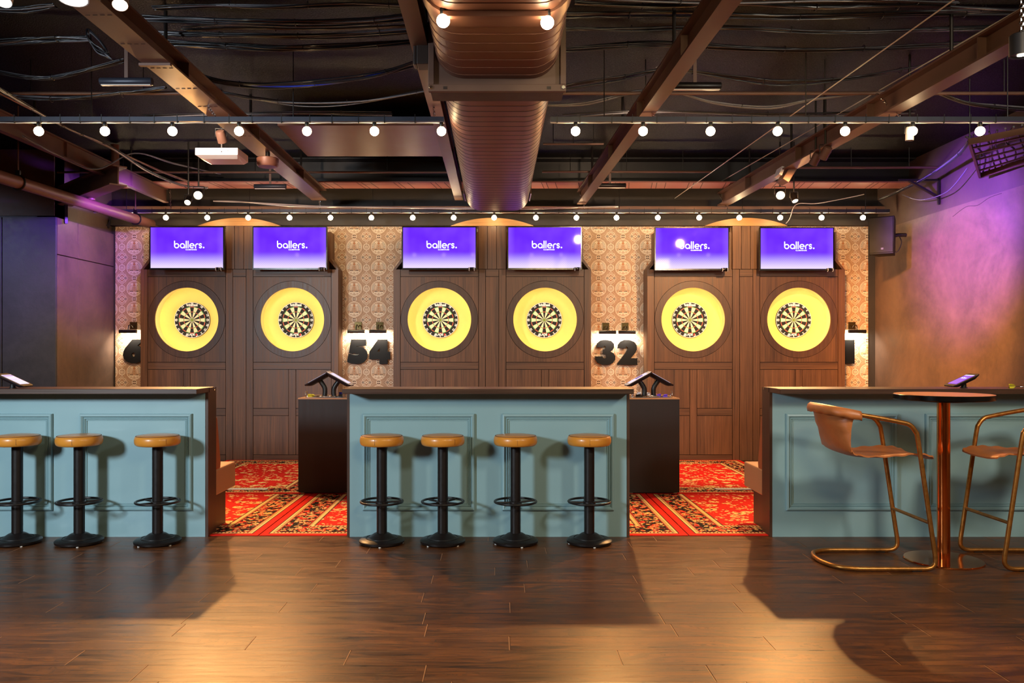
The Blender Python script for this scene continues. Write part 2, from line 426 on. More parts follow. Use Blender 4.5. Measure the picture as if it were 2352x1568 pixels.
def wallpaper_mat():
    m = Mat('medallion_wallpaper', (0.5, 0.4, 0.3, 1), 0.6)
    x, y, z = m.xyz()
    sx, sz = 0.313, 0.267
    dx = (frac((x+0.1565-0.041)/sx)-0.5)*sx
    dz = (frac((z+0.1)/sz)-0.5)*sz
    ax, az = absx(dx), absx(dz)
    r = hyp(dx, dz)
    d2 = hyp(ax-sx/2, dz)                 # small roundels between medallions
    d3 = hyp(dx, az-sz/2)                 # link roundels above/below
    cx, cz = sx/2-ax, sz/2-az             # distance to diamond centre
    d4 = hyp(cx, cz)
    BR, TAN, CR, DK, OR = srgb(160, 124, 96), srgb(194, 160, 128), srgb(238, 224, 200), srgb(56, 46, 42), srgb(184, 112, 60)
    lace = m.noise(m.vec(ax*1.0, 0.0, az*1.0), 95, 2, 0.6)
    fine = band(lace, 0.50, 0.60)
    c = m.mix(fine*0.8, BR, TAN)
    # beaded band round the medallions
    c = m.mix(band(r, 0.100, 0.104), c, TAN)
    c = m.mix(band(r, 0.126, 0.131)*gt(d2, 0.05)*gt(d3, 0.036), c, TAN)
    # medallion
    th = M('ARCTAN2', dz, ax)
    inm = lt(r, 0.097)
    c = m.mix(inm*0.5, c, TAN)
    c = m.mix(band(r, 0.092, 0.097), c, CR)
    fan = band(th, -0.25, 0.95)*band(r, 0.060, 0.088)
    c = m.mix(fan*0.75, c, CR)
    c = m.mix(fan*gt(sinx(th*46.0), 0.45), c, DK)
    fan2 = band(th, -0.35, 1.1)*band(r, 0.028, 0.056)
    c = m.mix(fan2*gt(sinx(th*20.0+r*150.0), 0.1)*0.7, c, CR)
    c = m.mix(lt(hyp(ax-0.028, dz-0.058), 0.013)*gt(hyp(ax-0.028, dz-0.058), 0.006), c, CR)
    c = m.mix(lt(ax, 0.004)*band(dz, -0.03, 0.075)*gt(sinx(dz*190.0), -0.1), c, OR)
    c = m.mix(lt(hyp(dx, dz-0.045), 0.011), c, OR)
    c = m.mix(band(dz, -0.042, -0.030)*band(ax, 0.020, 0.052)*gt(sinx(ax*330.0), -0.3), c, DK)
    c = m.mix(band(dz, -0.052, -0.044)*lt(ax, 0.06), c, CR)
    c = m.mix(inm*lt(dz, -0.052)*fine, c, CR)
    # roundels
    c = m.mix(lt(d2, 0.045), c, BR); c = m.mix(band(d2, 0.036, 0.042), c, CR)
    c = m.mix(lt(d2, 0.034)*band(frac(hyp(ax-sx/2, az-0.03)*75.0), 0.0, 0.34), c, CR)
    c = m.mix(band(d2, 0.022, 0.029)*gt(dz, 0.012)*gt(sinx((ax-sx/2)*400.0), 0.3), c, DK)
    c = m.mix(lt(d3, 0.034), c, BR); c = m.mix(band(d3, 0.027, 0.032), c, CR)
    c = m.mix(lt(d3, 0.025)*band(az, sz/2-0.016, sz/2-0.008)*gt(ax, 0.004), c, DK)
    c = m.mix(lt(d3, 0.025)*gt(az, sz/2-0.005)*0.8, c, CR)
    # diamond of leaves
    dia = cx*1.0+cz*0.95
    leaf = lt(dia, 0.088)*band(M('FRACT', hyp(cx-0.020, cz-0.020)*60.0+lace*0.5), 0.0, 0.36)
    c = m.mix(leaf*0.85, c, CR)
    c = m.mix(lt(hyp(cx-0.042, cz), 0.012), c, DK); c = m.mix(lt(hyp(cx-0.042, cz), 0.005), c, CR)
    c = m.mix(lt(hyp(cx, cz-0.030), 0.009), c, OR)
    c = m.mix(lt(hyp(cx, cz-0.030), 0.004), c, DK)
    m.col(c)
    return m.m
W['wallpaper'] = wallpaper_mat()

def rug_mat(name, hx, hy):
    m = Mat(name, (0.4, 0.02, 0.01, 1), 0.9, spec=0.15)
    x, y, z = m.xyz(); ax, ay = absx(x), absx(y)
    ex, ey = hx-ax, hy-ay
    e = mn(ex, ey); sidey = lt(ex, ey)
    t = sidey*y+(1.0-sidey)*x
    RED, DRED, CR, BK, GO = srgb(212, 34, 22), srgb(150, 22, 18), srgb(240, 200, 132), srgb(26, 16, 14), srgb(206, 142, 66)
    v = m.vec(x, y, 0.0)
    wob = m.noise(v, 9, 3); vv = m.vec(x+wob*0.10, y+wob*0.10, 0.0)
    # field
    f1 = m.voro(vv, 6.5); f2 = m.voro(vv, 17.0); n = m.noise(v, 30, 3, 0.6)
    petals = gt(n, 0.44)
    c = m.mix(0.0, RED, RED)
    c = m.mix(band(f1, 0.10, 0.33)*petals, c, CR)
    c = m.mix(band(f1, 0.28, 0.36)*gt(n, 0.55), c, GO)
    c = m.mix(lt(f1, 0.08), c, BK)
    c = m.mix(lt(f2, 0.27)*gt(f1, 0.36), c, CR)
    f3 = m.voro(m.vec(x*1.0+0.7, y*0.8, 0.0), 10.0)
    c = m.mix(band(f3, 0.12, 0.26)*gt(n, 0.5), c, CR)
    c = m.mix(lt(f3, 0.08)*gt(n, 0.45), c, BK)
    c = m.mix(band(n, 0.40, 0.425)*band(f1, 0.2, 0.5), c, BK)
    # border with rosettes
    g1 = m.voro(vv, 11.0); g2 = m.voro(vv, 26.0)
    b = m.mix(gt(g1, 0.40), BK, BK)
    b = m.mix(lt(g2, 0.42)*gt(g1, 0.30), b, CR)
    b = m.mix(lt(g2, 0.17)*gt(g1, 0.30), b, RED)
    b = m.mix(lt(g1, 0.36), b, RED)
    b = m.mix(band(g1, 0.16, 0.24), b, CR)
    b = m.mix(lt(g1, 0.07), b, CR)
    b = m.mix(band(n, 0.38, 0.42), b, BK)
    b = m.mix(band(n, 0.60, 0.66), b, RED)
    cream = m.mix(gt(frac(t/0.028), 0.62)*band(frac(e/0.036+0.15), 0.25, 0.85), CR, BK)
    c = m.mix(lt(e, 0.345), c, BK)
    c = m.mix(lt(e, 0.337), c, cream)
    c = m.mix(lt(e, 0.298), c, DRED)
    c = m.mix(lt(e, 0.286), c, b)
    c = m.mix(lt(e, 0.108), c, DRED)
    c = m.mix(lt(e, 0.098), c, cream)
    c = m.mix(lt(e, 0.062), c, BK)
    c = m.mix(lt(e, 0.054), c, RED)
    m.col(c)
    m.bump(m.noise(v, 260, 2), 0.3, 0.004)
    return m.m

def plank_mat():
    m = Mat('dark_oak_plank', (0.1, 0.06, 0.04, 1), 0.42, 0, 0.25)
    x, y, z = m.xyz(offs=True)
    n0 = m.noise(m.vec(x*0.9, y*5.0, z), 1.5, 3, 0.5)
    wv = m.noise(m.vec(x*1.3, y*11.0+n0*3.0, z), 2.0, 5, 0.62, 0.8)
    n1 = m.noise(m.vec(x*3.0, y*120.0, z), 1.0, 5, 0.65, 0.3)
    f = lerp01(wv*0.75+n1*0.45, 0.42, 0.76)
    ridge = band(frac(wv*9.0), 0.0, 0.16)
    c = m.mix(f, srgb(28, 15, 9), srgb(116, 68, 34))
    c = m.mix(ridge*0.6, c, srgb(48, 31, 23))
    sc = m.noise(m.vec(x*14.0, y*14.0, z), 3.0, 6, 0.75)
    c = m.mix(lerp01(sc, 0.66, 0.74)*0.4, c, srgb(150, 112, 82))
    br = m.rnd()*0.30+0.84
    g = m.t.nodes.new('ShaderNodeVectorMath'); g.operation = 'SCALE'
    m.t.links.new(c.v, g.inputs[0]); m.t.links.new(br.v, g.inputs['Scale'])
    m.col(E(m.t, g.outputs[0]))
    m.col(wv*0.25+n1*0.2+0.12, 'Roughness')
    m.bump(n1*0.5+ridge*0.5, 0.22, 0.003)
    return m.m
W['plank'] = plank_mat()
W['plank_edge'] = plain('pale_plank_edge', srgb(150, 108, 78), 0.6)  # paler strip at one end of each plank

def screen_mat(name, flip=False):
    """purple display fading to pale at the bottom, with a faint lattice"""
    m = Mat(name, (0.004, 0.004, 0.006, 1), 0.05, spec=0.05)
    x, y, z = m.xyz()
    h = 0.248
    t = lerp01(z, -h, h)
    tt = 1.0-t
    f = lerp01(tt, 0.58, 1.0); f = f*f*(3.0-2.0*f)
    lat = gt(sinx(x*240.0)*sinx(z*240.0), 0.0)*lerp01(tt, 0.62, 0.8)*(1.0-lerp01(tt, 0.86, 0.97))
    n = m.noise(m.vec(x, 0.0, z), 3.0, 2)
    a = m.mix(lerp01(n, 0.3, 0.7), srgb(98, 30, 255), srgb(122, 62, 255))
    edge = lerp01(absx(x), 0.36, 0.443)
    a = m.mix(edge*0.35, a, srgb(160, 110, 255))
    c = m.mix(f, a, srgb(226, 208, 255))
    c = m.mix(lat*0.16, c, srgb(80, 40, 220))
    m.col(c, 'Emission Color'); m.b.inputs['Emission Strength'].default_value = 1.15
    return m.m
W['screen'] = screen_mat('tv_picture')
W['logo'] = emit('logo_white', (1, 1, 1), 1.3)
W['tab_white'] = emit('tablet_white_page', srgb(236, 226, 255), 1.0)
W['tab_lilac'] = emit('tablet_lilac_bar', srgb(190, 160, 230), 0.9)
W['tab_purple'] = emit('tablet_purple_page', srgb(140, 76, 232), 1.0)
W['tab_pic'] = emit('tablet_picture', srgb(96, 60, 170), 0.9)

# ================================================================== the setting
DW = 10.55                                            # dart wall
XL, XR = -4.95, 4.87                                  # side walls
ZC = 3.62                                             # slab
o = box('floor', W['gap'], None, -9, XR+0.2, -3, DW+0.2, -0.12, -0.010); struct(o, 'dark oak plank floor in front of the bars', 'floor')
# planks, laid along X
PL, PW = 1.22, 0.18
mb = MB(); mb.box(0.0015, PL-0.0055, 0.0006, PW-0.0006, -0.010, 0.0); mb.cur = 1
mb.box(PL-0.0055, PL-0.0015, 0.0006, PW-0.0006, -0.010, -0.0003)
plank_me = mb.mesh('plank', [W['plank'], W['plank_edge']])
row = 0; y = 6.12-PW
while y > 2.6:
    off = random.uniform(0, PL)
    lim = 0.66*(y+0.3)+0.6
    k0 = -4-int(3)
    xx = -9+off-PL
    while xx < XR:
        if xx+PL > -lim-0.4 and xx < lim and xx+PL < XR+0.2:
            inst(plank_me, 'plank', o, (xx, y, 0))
        xx += PL
    y -= PW; row += 1
floor = o
MB().box(-9, XR, -3, y+PW, -0.010, -0.0008).build('floor_rear_boards', W['plank'], floor)
MB().box(-9, XR, y+PW, 6.12, -0.0105, -0.0025).build('floor_underlay', W['plank'], floor)
MB().box(-9, XR, 6.12, DW, -0.010, -0.0008).build('floor_lane_boards', W['plank'], floor)

o = box('ceiling', W['slab'], None, -9.2, XR+0.2, -3.2, DW+0.2, ZC, ZC+0.15); struct(o, 'dark sprayed concrete slab ceiling', 'ceiling')
wb = box('wall_back', W['dark_paint_and_shade'], None, -9.2, XR+0.2, DW, DW+0.2, -0.1, ZC); struct(wb, 'dark back wall behind the dart lanes', 'wall')
xl, xr = (266-CU)*DW/F, (1993-CU)*DW/F  # wallpaper stops short at right; dark strip there paints in corner shadow
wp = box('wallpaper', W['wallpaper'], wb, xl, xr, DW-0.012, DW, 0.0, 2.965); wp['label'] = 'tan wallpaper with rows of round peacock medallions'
o = box('wall_right', W['upper'], None, XR, XR+0.2, -3.2, DW+0.2, -0.1, ZC); struct(o, 'plastered right side wall washed purple and amber', 'wall')
box('wall_panel', W['plaster'], o, XR-0.03, XR, -3, DW, 0.0, 2.90)['label'] = 'brushed plaster cladding'
# hairline crack
cp = [px(2143, 524, 8.6), px(2190, 512, 8.5), px(2215, 502, 8.5), px(2245, 496, 8.4), px(2280, 490, 8.3)]
for p in cp: p.x = XR-0.031; 
MB().tube(smooth_path([(XR-0.030, 8.75, 2.80), (XR-0.030, 8.5, 2.86), (XR-0.030, 8.3, 2.84), (XR-0.030, 8.1, 2.90-0.02), (XR-0.030, 7.9, 2.885)], 5), 0.0025, 5).build('crack', W['gap'], o)
o = box('wall_left', W['upper'], None, XL-0.2, XL, 9.2, DW+0.2, -0.1, ZC); struct(o, 'left side wall clad in concrete panels', 'wall')
for (ya, yb) in ((9.20, 9.645), (9.655, DW-0.002)):
    for (za, zb) in ((0.0, 2.445), (2.455, 2.865)):
        box('panel', W['plaster'], o, XL, XL+0.03, ya, yb, za, zb, 0.003)
o = box('wall_corner', W['plaster_dk'], None, -9.2, XL, 9.2, 9.4, -0.1, ZC); struct(o, 'charcoal wall section turning away beside the left wall', 'wall')
for xa, xb in ((-5.52, -4.925), (-6.2, -5.53), (-7.4, -6.21)):
    box('panel', W['plaster_dk'], o, xa, xb, 9.17, 9.2, 0.0, 2.865, 0.003)
box('upper_band', W['upper'], o, -9, XL, 9.185, 9.2, 2.88, ZC)
o = box('wall_far_left', W['upper'], None, -9.2, -9.0, -3.2, 9.4, -0.1, ZC); struct(o, 'far left wall of the bar room', 'wall')
o = box('wall_front', W['upper'], None, -9.2, XR+0.2, -3.2, -3.0, -0.1, ZC); struct(o, 'wall behind the photographer', 'wall')
# bulkhead over the wallpaper
o = MB().box(xl-0.05, xr+0.05, DW-0.10, DW, 2.967, 3.035).build('trim_1', W['dark_paint_and_shade']); struct(o, 'dark bulkhead strip above the wallpaper', 'trim')
o = MB().box(XL, XR, DW-0.20, DW-0.02, 3.115, 3.19).build('trim_2', W['steel']); struct(o, 'steel channel running above the bulkhead', 'trim')

# ================================================================== rugs
gx = [-3.375, -1.775, -0.175, 1.42, 3.02]
fy0, fy1 = 6.105, 8.55; ry0, ry1 = 7.86, 10.262
where = ['between bench and yellow-dart kiosk', 'under the kiosk with yellow darts', 'under the kiosk with purple darts', 'between purple-dart kiosk and bench']
for k in range(4):
    x0, x1 = gx[k], gx[k+1]
    for nm, y0, y1, z0, z1, lab in (('persian_rug', fy0, fy1, 0.0, 0.006, 'red persian rug meeting the planks, '), ('persian_rug', ry0, ry1, 0.0062, 0.0125, 'red persian rug against the dart panels, ')):
        hx, hy = (x1-x0)/2-0.004, (y1-y0)/2
        rm = rug_mat('red_rug_%d_%.1f' % (k, y0), hx, hy)
        ob = MB().box(-hx, hx, -hy, hy, 0, z1-z0).build(nm, rm, None, bevel=0.002, loc=((x0+x1)/2, (y0+y1)/2, z0+0.0004))
        tag(ob, lab+where[k], 'rug', 'red persian rugs on the dart lanes')

# ================================================================== dart pods
PF = 10.27                                            # face of the pods
def rect_hole(mb, x0, x1, z0, z1, cx, cz, r, y0, y1, n=64):
    """board with a round hole"""
    ang = sorted(set([2*PI*k/n for k in range(n)]+[math.atan2(b-cz, a-cx) % (2*PI) for a in (x0, x1) for b in (z0, z1)]))
    inn, out = [], []
    for a in ang:
        c, s = math.cos(a), math.sin(a)
        tx = ((x1-cx)/c if c > 0 else (x0-cx)/c) if abs(c) > 1e-9 else 1e9
        tz = ((z1-cz)/s if s > 0 else (z0-cz)/s) if abs(s) > 1e-9 else 1e9
        t = min(tx, tz); inn.append((cx+r*c, cz+r*s)); out.append((cx+t*c, cz+t*s))
    N = len(ang); vs = []
    for y in (y0, y1):
        vs += [(p[0], y, p[1]) for p in inn]+[(p[0], y, p[1]) for p in out]
    fs = []
    for i in range(N):
        j = (i+1) % N
        fs += [(i, N+i, N+j, j)[::-1], (2*N+i, 2*N+j, 3*N+j, 3*N+i)[::-1], (i, j, 2*N+j, 2*N+i), (N+i, 3*N+i, 3*N+j, N+j)]
    mb.add(vs, fs); return mb
def ring(mb, cx, cz, r0, r1, y0, y1, n=72):
    vs = []
    for y in (y0, y1):
        for r in (r0, r1):
            vs += [(cx+r*math.cos(2*PI*k/n), y, cz+r*math.sin(2*PI*k/n)) for k in range(n)]
    fs = []
    for i in range(n):
        j = (i+1) % n
        fs += [(i, j, n+j, n+i), (2*n+i, 3*n+i, 3*n+j, 2*n+j), (i, 2*n+i, 2*n+j, j), (n+i, n+j, 3*n+j, 3*n+i)]
    mb.add(vs, fs); return mb
BZ = 1.764                                            # bull height
def make_pod():
    t = thing('dart_pod', 'x', 'dart cabinet', (0, PF, 0), 0, 'wood panelled dart pods on the wallpaper wall')
    g = 0.0032                                        # joint
    dp = DW-0.012-PF
    # carcass: sides, backing with two round holes
    mb = MB()
    for s in (-1, 1):
        mb.prism([(s*1.236, 0.0), (s*1.236, 2.391), (s*1.135, 2.53), (s*1.135, 2.86), (s*1.115, 2.86), (s*1.115, 2.5), (s*1.214, 2.38), (s*1.214, 0.0)][::s], 0.020, dp)
    mb.box(-1.11, 1.11, 0.05, 0.07, 2.38, 2.86)
    mb.box(-0.18, 0.18, 0.07, dp, 2.38, 2.95)
    mb.build('carcass', W['pod'], t)
    mb = MB()
    for s in (-1, 1):
        rect_hole(mb, min(s*1.214, s*0.10), max(s*1.214, s*0.10), 1.16, 2.38, s*0.66, BZ, 0.425, 0.020, 0.034)
        mb.box(min(s*1.214, s*0.10), max(s*1.214, s*0.10), 0.020, 0.034, 0.0, 1.16)
    mb.box(-0.10, 0.10, 0.020, 0.034, 0.0, 2.38)
    mb.build('backing', W['gap'], t)
    def piece(nm, x0, x1, z0, z1, mat='pod', y0=0.0): box(nm, W[mat], t, x0+g, x1-g, y0, 0.020, z0+g, z1-g)
    for s in (-1, 1):
        a = lambda p, q: (min(s*p, s*q), max(s*p, s*q))
        piece('stile', *a(1.146, 1.236), 0, 2.391); piece('stile', *a(0.083, 0.172), 0, 2.391)
        piece('rail', *a(0.172, 1.146), 2.298, 2.391, 'pod_h')
        piece('rail', *a(0.172, 1.146), 1.140, 1.231, 'pod_h')
        p0, p1 = a(0.172, 1.146)
        rect_hole(MB(), p0+g, p1-g, 1.231+g, 2.298-g, s*0.66, BZ, 0.4835, 0.001, 0.020).build('panel', W['pod'], t)
        ring(MB(), s*0.66, BZ, 0.397, 0.479, -0.0015, 0.020).build('ring_panel', W['pod_ring'], t)
        # lower panels: two columns, two rows
        piece('stile', *a(0.614, 0.704), 0.076, 1.140)
        for q0, q1 in ((0.172, 0.614), (0.704, 1.146)):
            piece('panel', *a(q0, q1), 0.654, 1.140, y0=0.003)
            piece('rail', *a(q0, q1), 0.565, 0.654, 'pod_h')
            piece('panel', *a(q0, q1), 0.076, 0.565, y0=0.003)
        piece('rail', *a(0.172, 1.146), 0.0, 0.076, 'pod_h')
        # lit yellow recess
        cx = s*0.66; R = 0.422; n = 72
        pr = [(R, 0.022), (R, 0.215), (0.0, 0.215)]
        for i in range(2):
            mb = MB()
            for k in range(n):
                a0, a1 = 2*PI*k/n, 2*PI*(k+1)/n
                P = lambda r, y, an: (cx+r*math.cos(an), y, BZ+r*math.sin(an))
                q = [P(pr[i][0], pr[i][1], a0), P(pr[i][0], pr[i][1], a1), P(pr[i+1][0], pr[i+1][1], a1), P(pr[i+1][0], pr[i+1][1], a0)]
                mb.face(q[:3] if i == 1 else q)
            rc = mb.build(('recess_liner', 'recess_back')[i], W[('liner', 'yellow')[i]], t, smooth=40); rc['label'] = ('side wall of the round recess, yellow paled for LED glow', 'yellow disc at the back of the recess')[i]
        mb = MB(); mb.tube([(cx+0.414*math.cos(2*PI*k/48), 0.030, BZ+0.414*math.sin(2*PI*k/48)) for k in range(48)], 0.0045, 6, closed=True)
        mb.build('led_strip', W['led'], t)
    piece('centre_panel', -0.083, 0.083, 0.0, 2.298); piece('rail', -0.083, 0.083, 2.298, 2.391, 'pod_h')
    # column between the screens, three boards, and the arched pediment
    for x0, x1 in ((-0.172, -0.060), (-0.060, 0.054), (0.054, 0.172)):
        box('column_board', W['pod'], t, x0+g, x1-g, 0.0, 0.07, 2.391+g, 2.93)
    poly = [(-0.52, 2.930)]
    for k in range(1, 24):
        x = -0.52+1.04*k/24; Rr = (0.52**2+0.1**2)/(0.2)
        poly.append((x, 2.930+math.sqrt(Rr*Rr-x*x)-(Rr-0.1)))
    poly.append((0.52, 2.930))
    MB().prism(poly, -0.012, 0.04).build('pediment', W['oak'], t)['label'] = 'arched golden oak pediment'
    return t
PODX = [(549.9-CU)*PF/F, (1130.6-CU)*PF/F, (1713.9-CU)*PF/F]
pod = make_pod(); pod.location.x = PODX[0]
pod['label'] = 'dark wood dart pod between the numbers six and five'
for k, lab in ((1, 'dark wood dart pod between the numbers four and three'), (2, 'dark wood dart pod between the numbers two and one')):
    dup(pod, lab, (PODX[k], PF, 0))

# ------------------------------------------------------------------ dartboards
def make_dartboard():
    t = thing('dartboard', 'x', 'dartboard', (0, 0, 0), 0, 'dartboards in the yellow recesses')
    MB().lathe([(0.222, 0.026), (0.2255, 0.022), (0.2255, 0.0), (0.221, -0.004), (0.0, -0.004)][::-1], 56, axis='Y').build('body', W['sisal_black'], t, smooth=40)
    seq = ['black', 'cream']
    rings = [(0.0159, 0.099, 0), (0.099, 0.107, 1), (0.107, 0.162, 0), (0.162, 0.170, 1)]
    mbs = {k: MB() for k in ('sisal_black', 'cream', 'red', 'green')}
    for i in range(20):
        a0 = PI/2-(i-0.5)*PI/10; a1 = PI/2-(i+0.5)*PI/10
        for r0, r1, kind in rings:
            key = (('sisal_black', 'cream'), ('red', 'green'))[kind][i % 2]
            for k in range(3):
                b0 = a0+(a1-a0)*k/3; b1 = a0+(a1-a0)*(k+1)/3
                P = lambda r, a: (r*math.cos(a), -0.0055, r*math.sin(a))
                mbs[key].face([P(r0, b0), P(r1, b0), P(r1, b1), P(r0, b1)])
    for key, nm in (('sisal_black', 'black_segments'), ('cream', 'cream_segments'), ('red', 'red_scoring_rings'), ('green', 'green_scoring_rings')):
        mbs[key].build(nm, W[key], t)['kind'] = 'stuff'
    disc = lambda r, y: MB().lathe([(0.0, y), (r, y), (r, y+0.001), (0.0, y+0.001)], 20, axis='Y')
    disc(0.0159, -0.0065).build('outer_bull', W['green'], t); disc(0.00635, -0.0075).build('bull', W['red'], t)
    wr = MB()
    for r in (0.0159, 0.099, 0.107, 0.162, 0.170):
        wr.tube([(r*math.cos(2*PI*k/40), -0.006, r*math.sin(2*PI*k/40)) for k in range(40)], 0.0006, 4, closed=True)
    wr.build('wire_spider', W['wire'], t)['kind'] = 'stuff'
    MB().tube([(0.2215*math.cos(2*PI*k/48), -0.006, 0.2215*math.sin(2*PI*k/48)) for k in range(48)], 0.0026, 6, closed=True).build('number_ring', W['print'], t)
    nums = [20, 1, 18, 4, 13, 6, 10, 15, 2, 17, 3, 19, 7, 16, 8, 11, 14, 9, 12, 5]
    bm = bmesh.new()
    for i, nnum in enumerate(nums):
        a = PI/2-i*PI/10
        me = text_mesh('n', str(nnum), 0.034, W['print'], 0.0016)
        rot = (a-PI/2)
        me.transform(Matrix.Translation((0.2045*math.cos(a), -0.0066, 0.2045*math.sin(a))) @ Matrix.Rotation(-rot, 4, 'Y'))
        bm.from_mesh(me); bpy.data.meshes.remove(me)
    me = bpy.data.meshes.new('numbers'); bm.to_mesh(me); bm.free(); me.materials.append(W['print'])
    inst(me, 'numbers', t)['kind'] = 'stuff'
    me = text_mesh('maker_name', 'winmau', 0.046, W['print'], 0.0026); inst(me, 'maker_name', t, (0, -0.0074, 0.190))
    me = text_mesh('model_name', 'BLADE', 0.036, W['print'], 0.0022); inst(me, 'model_name', t, (-0.018, -0.0074, -0.186))
    me = text_mesh('model_number', '6', 0.038, W['print_red'], 0.0024); inst(me, 'model_number', t, (0.056, -0.0074, -0.186))
    for s in (-1, 1):
        MB().tube([(s*0.198+0.016*math.cos(2*PI*k/20), -0.007, 0.016*math.sin(2*PI*k/20)) for k in range(20)], 0.0016, 4, closed=True).build('round_emblem', W['print'], t)
        inst(text_mesh('emblem_letter', 'W', 0.02, W['print'], 0.0008), 'emblem_letter', t, (s*0.198, -0.0072, 0))
    return t
db = make_dartboard(); lane = ['six', 'five', 'four', 'three', 'two', 'one']
for k in range(6):
    x = PODX[k//2]+(-0.66, 0.66)[k % 2]
    lab = 'dartboard in the yellow recess of the lane at number %s' % lane[k]
    if k == 0: db.location = (x, PF+0.19, BZ); db['label'] = lab
    else: dup(db, lab, (x, PF+0.19, BZ))

# ------------------------------------------------------------------ wall screens
def stroke(mb, pts, wd, y, n=10):
    """flat rounded stroke in XZ"""
    for a, b in zip(pts[:-1], pts[1:]):
        dx, dz = b[0]-a[0], b[1]-a[1]; L = math.hypot(dx, dz) or 1
        nx, nz = -dz/L*wd/2, dx/L*wd/2
        mb.face([(a[0]-nx, y, a[1]-nz), (b[0]-nx, y, b[1]-nz), (b[0]+nx, y, b[1]+nz), (a[0]+nx, y, a[1]+nz)])
    for p in pts:
        mb.face([(p[0]+wd/2*math.cos(2*PI*k/n), y, p[1]+wd/2*math.sin(2*PI*k/n)) for k in range(n)])
def arc(cx, cz, r, a0, a1, n=18): return [(cx+r*math.cos(math.radians(a0+(a1-a0)*k/n)), cz+r*math.sin(math.radians(a0+(a1-a0)*k/n))) for k in range(n+1)]
def logo(mb, x0, z0, s, y):
    """the word on the screens, in round monoline letters; x-height = s"""
    r = s*0.41; w = s*0.215; h = s*1.42; zc = z0+r+w/2; x = x0
    stroke(mb, [(x, z0+h), (x, zc)], w, y); stroke(mb, arc(x+r, zc, r, 180, 540, 24), w, y); x += 2*r+w*1.5      # b
    stroke(mb, arc(x+r, zc, r, 0, 360, 24), w, y); stroke(mb, [(x+2*r, zc), (x+2*r, z0+w/2)], w, y); x += 2*r+w*1.55  # a
    for _ in range(2): stroke(mb, [(x, z0+w/2), (x, z0+h)], w, y); x += w*1.72                                      # l l
    x += w*-0.1
    stroke(mb, [(x+0.02*s, zc), (x+2*r, zc)], w*0.75, y); stroke(mb, arc(x+r, zc, r, 0, 302, 22), w, y); x += 2*r+w*1.45  # e
    stroke(mb, [(x, z0+w/2), (x, zc)], w, y); stroke(mb, arc(x+r*0.9, zc, r*0.9, 180, 75, 10), w, y); x += r*1.1+w*1.3   # r
    q = r*0.52
    stroke(mb, arc(x+q, zc+q*0.95, q, 30, 270, 14)+arc(x+q, zc-q*0.95, q, 90, -150, 14), w, y); x += 2*q+w*1.3      # s
    stroke(mb, arc(x+w*0.7, z0+w*0.8, w*0.25, 0, 360, 8), w*1.0, y); return x
def make_tv():
    t = thing('wall_screen', 'x', 'television', (0, 0, 0), 0, 'purple wall screens above the dart panels')
    hw, hh = 0.443, 0.248
    mb = MB()                                          # bezel frame + back shell
    b = 0.012
    mb.box(-hw-b, -hw, 0, 0.03, -hh-b-0.008, hh+b); mb.box(hw, hw+b, 0, 0.03, -hh-b-0.008, hh+b)
    mb.box(-hw, hw, 0, 0.03, hh, hh+b); mb.box(-hw, hw, 0, 0.03, -hh-b-0.008, -hh)
    mb.build('bezel', W['gloss'], t)
    mb = MB(); mb.box(-hw-b, hw+b, 0.03, 0.045, -hh-b-0.008, hh+b); mb.box(-hw*0.8, hw*0.8, 0.045, 0.075, -hh*0.9, hh*0.7)
    mb.build('back_shell', W['black'], t)
    box('screen', W['screen'], t, -hw, hw, 0.003, 0.028, -hh, hh)
    mb = MB(); xe = logo(mb, -0.150, -0.008, 0.062, 0.0015)
    mb.build('wordmark', W['logo'], t)
    inst(text_mesh('wordmark_subtitle', 'CLUBHOUSE', 0.021, W['logo'], 0.0009, spacing=1.2), 'wordmark_subtitle', t, (0.052, 0.0015, -0.024))
    box('wall_mount', W['black'], t, -0.12, 0.12, 0.075, 0.222, -0.12, 0.08)
    sb = MB().lathe([(0.0, -0.042), (0.018, -0.042), (0.022, -0.034), (0.022, 0.034), (0.018, 0.042), (0.0, 0.042)], 14, c=(hw-0.046, -0.018, -hh-0.014), axis='X').build('sensor', W['gloss'], t, smooth=40)
    for s in (-1, 1):
        MB().tube([(hw-0.046+s*0.031, -0.018+0.0225*math.cos(a), -hh-0.014+0.0225*math.sin(a)) for a in [2*PI*k/14 for k in range(14)]], 0.0034, 5, closed=True).build('sensor_ring', W['white'], sb)
    return t
tv = make_tv()
TVD = 10.0625
tvs = [429, 665.5, 1009, 1251, 1589.5, 1830.5]
for k, u in enumerate(tvs):
    p = px(u, 568.7+(0, 0, 0, 0, 1.4, 1.8)[k], TVD)
    lab = 'purple wall screen above the dartboard of the lane at number %s' % lane[k]
    if k == 0: tv.location = p; tv['label'] = lab
    else: dup(tv, lab, p)

